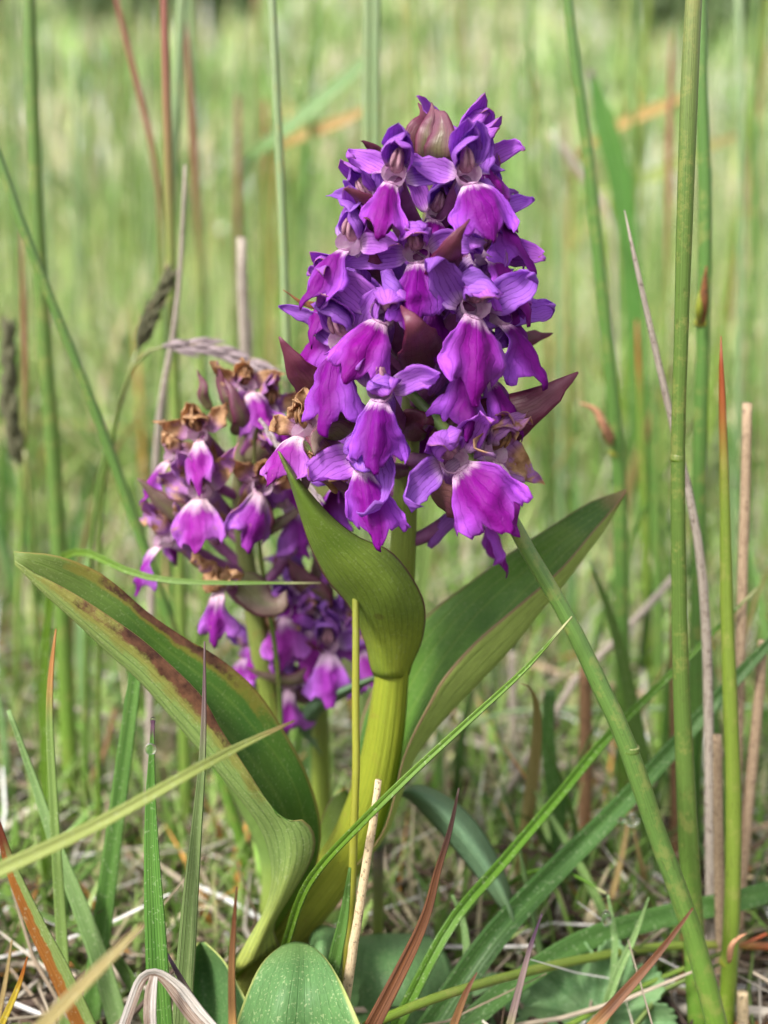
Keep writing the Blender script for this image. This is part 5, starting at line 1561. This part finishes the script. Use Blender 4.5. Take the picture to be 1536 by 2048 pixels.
used = set()
cnt = 0
while cnt < 230:
    k = int(rg.choice(6, p=[0.24, 0.22, 0.2, 0.1, 0.16, 0.08]))
    near = cnt >= 150
    y = (0.012 + 0.07 * rg.random()) if near else (0.045 + 0.40 * rg.random() ** 1.1)
    x = rg.uniform(-1, 1) * ((y + CAM_D) * 0.33 + 0.02)
    if -0.075 < x < 0.035 and y < 0.075:
        continue
    o = protos[k] if k not in used else protos[k].copy()
    if k in used:
        COL.objects.link(o)
    used.add(k)
    o.location = (x, y, float(ground_z(x, y)) - 0.004)
    s = rg.uniform(0.55, 1.15) * (0.75 if y < 0.12 else 1.0) * (0.7 if near else 1.0)
    o.scale = (s * rg.uniform(0.9, 1.3), s * rg.uniform(0.9, 1.3), s)
    a = 0.4 if near else 0.17
    o.rotation_euler = (rg.normal(0, a), rg.normal(0, a), rg.uniform(0, 6.28))
    tag(o, KINDS[k][1] + ' grass shoot growing from the litter behind the orchids', 'grass', KINDS[k][1] + ' shoots in the litter')
    cnt += 1

KINDS = [('rush', 'plain green'), ('rush_pale', 'pale greyish green'), ('rush_tip', 'brown pointed'), ('rush_red', 'reddish topped')]
protos = []
for k in range(4):
    tt = np.linspace(0, 1, 14)
    L = 0.30 + 0.05 * k
    w3 = np.stack([0.012 * k * tt ** 2, 0.006 * np.sin(tt * 2 + k), L * tt], 1)
    b = MB()
    b.tube(w3, 0.0017 * (1 - 0.25 * tt - 0.7 * np.maximum(tt - 0.85, 0) / 0.15), 8)
    protos.append(b.build('rush_stem', KINDS[k][0]))
used = set()
for i in range(70):
    k = int(rg.choice(4, p=[0.35, 0.3, 0.2, 0.15]))
    y = 0.30 + 0.9 * rg.random()
    x = rg.uniform(-1, 1) * ((y + CAM_D) * 0.33)
    o = protos[k] if k not in used else protos[k].copy()
    if k in used:
        COL.objects.link(o)
    used.add(k)
    o.location = (x, y, float(ground_z(x, y)) - 0.004)
    s = rg.uniform(0.6, 1.2)
    o.scale = (s * 0.9, s * 0.9, s)
    o.rotation_euler = (rg.normal(0, 0.05), rg.normal(0.0, 0.05), rg.uniform(0, 6.28))
    tag(o, KINDS[k][1] + ' blurred rush standing deep in the meadow behind the orchids', 'rush', KINDS[k][1] + ' rushes deep in the meadow')


# ------------------------------------------------------------------ dark bushes far up the bank
def bush(x, y, r, hgt, label, seed):
    rg = np.random.default_rng(seed)
    z0 = float(ground_z(x, y))
    root = empty('bush', (x, y, z0))
    tag(root, label, 'bush', 'bushes up the bank')
    b = MB()
    for i in range(9):
        a = rg.uniform(0, 6.28)
        e = np.array([math.cos(a) * r * rg.uniform(0.3, 0.8), math.sin(a) * r * rg.uniform(0.3, 0.8), hgt * rg.uniform(0.5, 0.9)])
        b.tube(np.array([x, y, z0 - 0.05]) + cr([(0, 0, 0), tuple(e * [0.35, 0.35, 0.5]), tuple(e)], 6), np.linspace(0.03, 0.008, 6), 6)
    b.build('branches', 'straw_brown', root, root.location)
    n = 2200
    q = rg.normal(0, 1, (n, 3))
    q = nrm(q) * (rg.random((n, 1)) ** 0.45)
    cl = np.sin(q[:, :1] * 5 + seed) * np.sin(q[:, 1:2] * 5) * 0.2 + 1
    c = q * cl * [r, r, hgt * 0.5] + [0, 0, hgt * 0.55]
    u1 = nrm(rg.normal(0, 1, (n, 3)))
    u2 = nrm(np.cross(u1, rg.normal(0, 1, (n, 3))))
    L = rg.uniform(0.02, 0.045, (n, 1))
    V = np.stack([c - u1 * L, c + u2 * L * 0.45, c + u1 * L, c - u2 * L * 0.45], 1).reshape(-1, 3)
    b = MB()
    b.add(V + np.array(root.location), [[4 * i, 4 * i + 1, 4 * i + 2, 4 * i + 3] for i in range(n)], [(0, 0), (1, 0), (1, 1), (0, 1)] * n)
    b.build('foliage', 'bush_leaf', root, root.location)


MAT['bush_leaf'] = simple('bush_leaf', S(72, 92, 58), S(106, 124, 84), 6, 0.5, 0.2)
bush(1.18, 4.9, 0.34, 0.30, 'dark bush up the bank above the thick glossy rush', 3)
bush(-0.85, 5.0, 0.36, 0.30, 'dark bush up the bank above the reddish topped rush', 4)
bush(-1.62, 4.7, 0.30, 0.34, 'dark bush up the bank above the thick upright rush', 5)
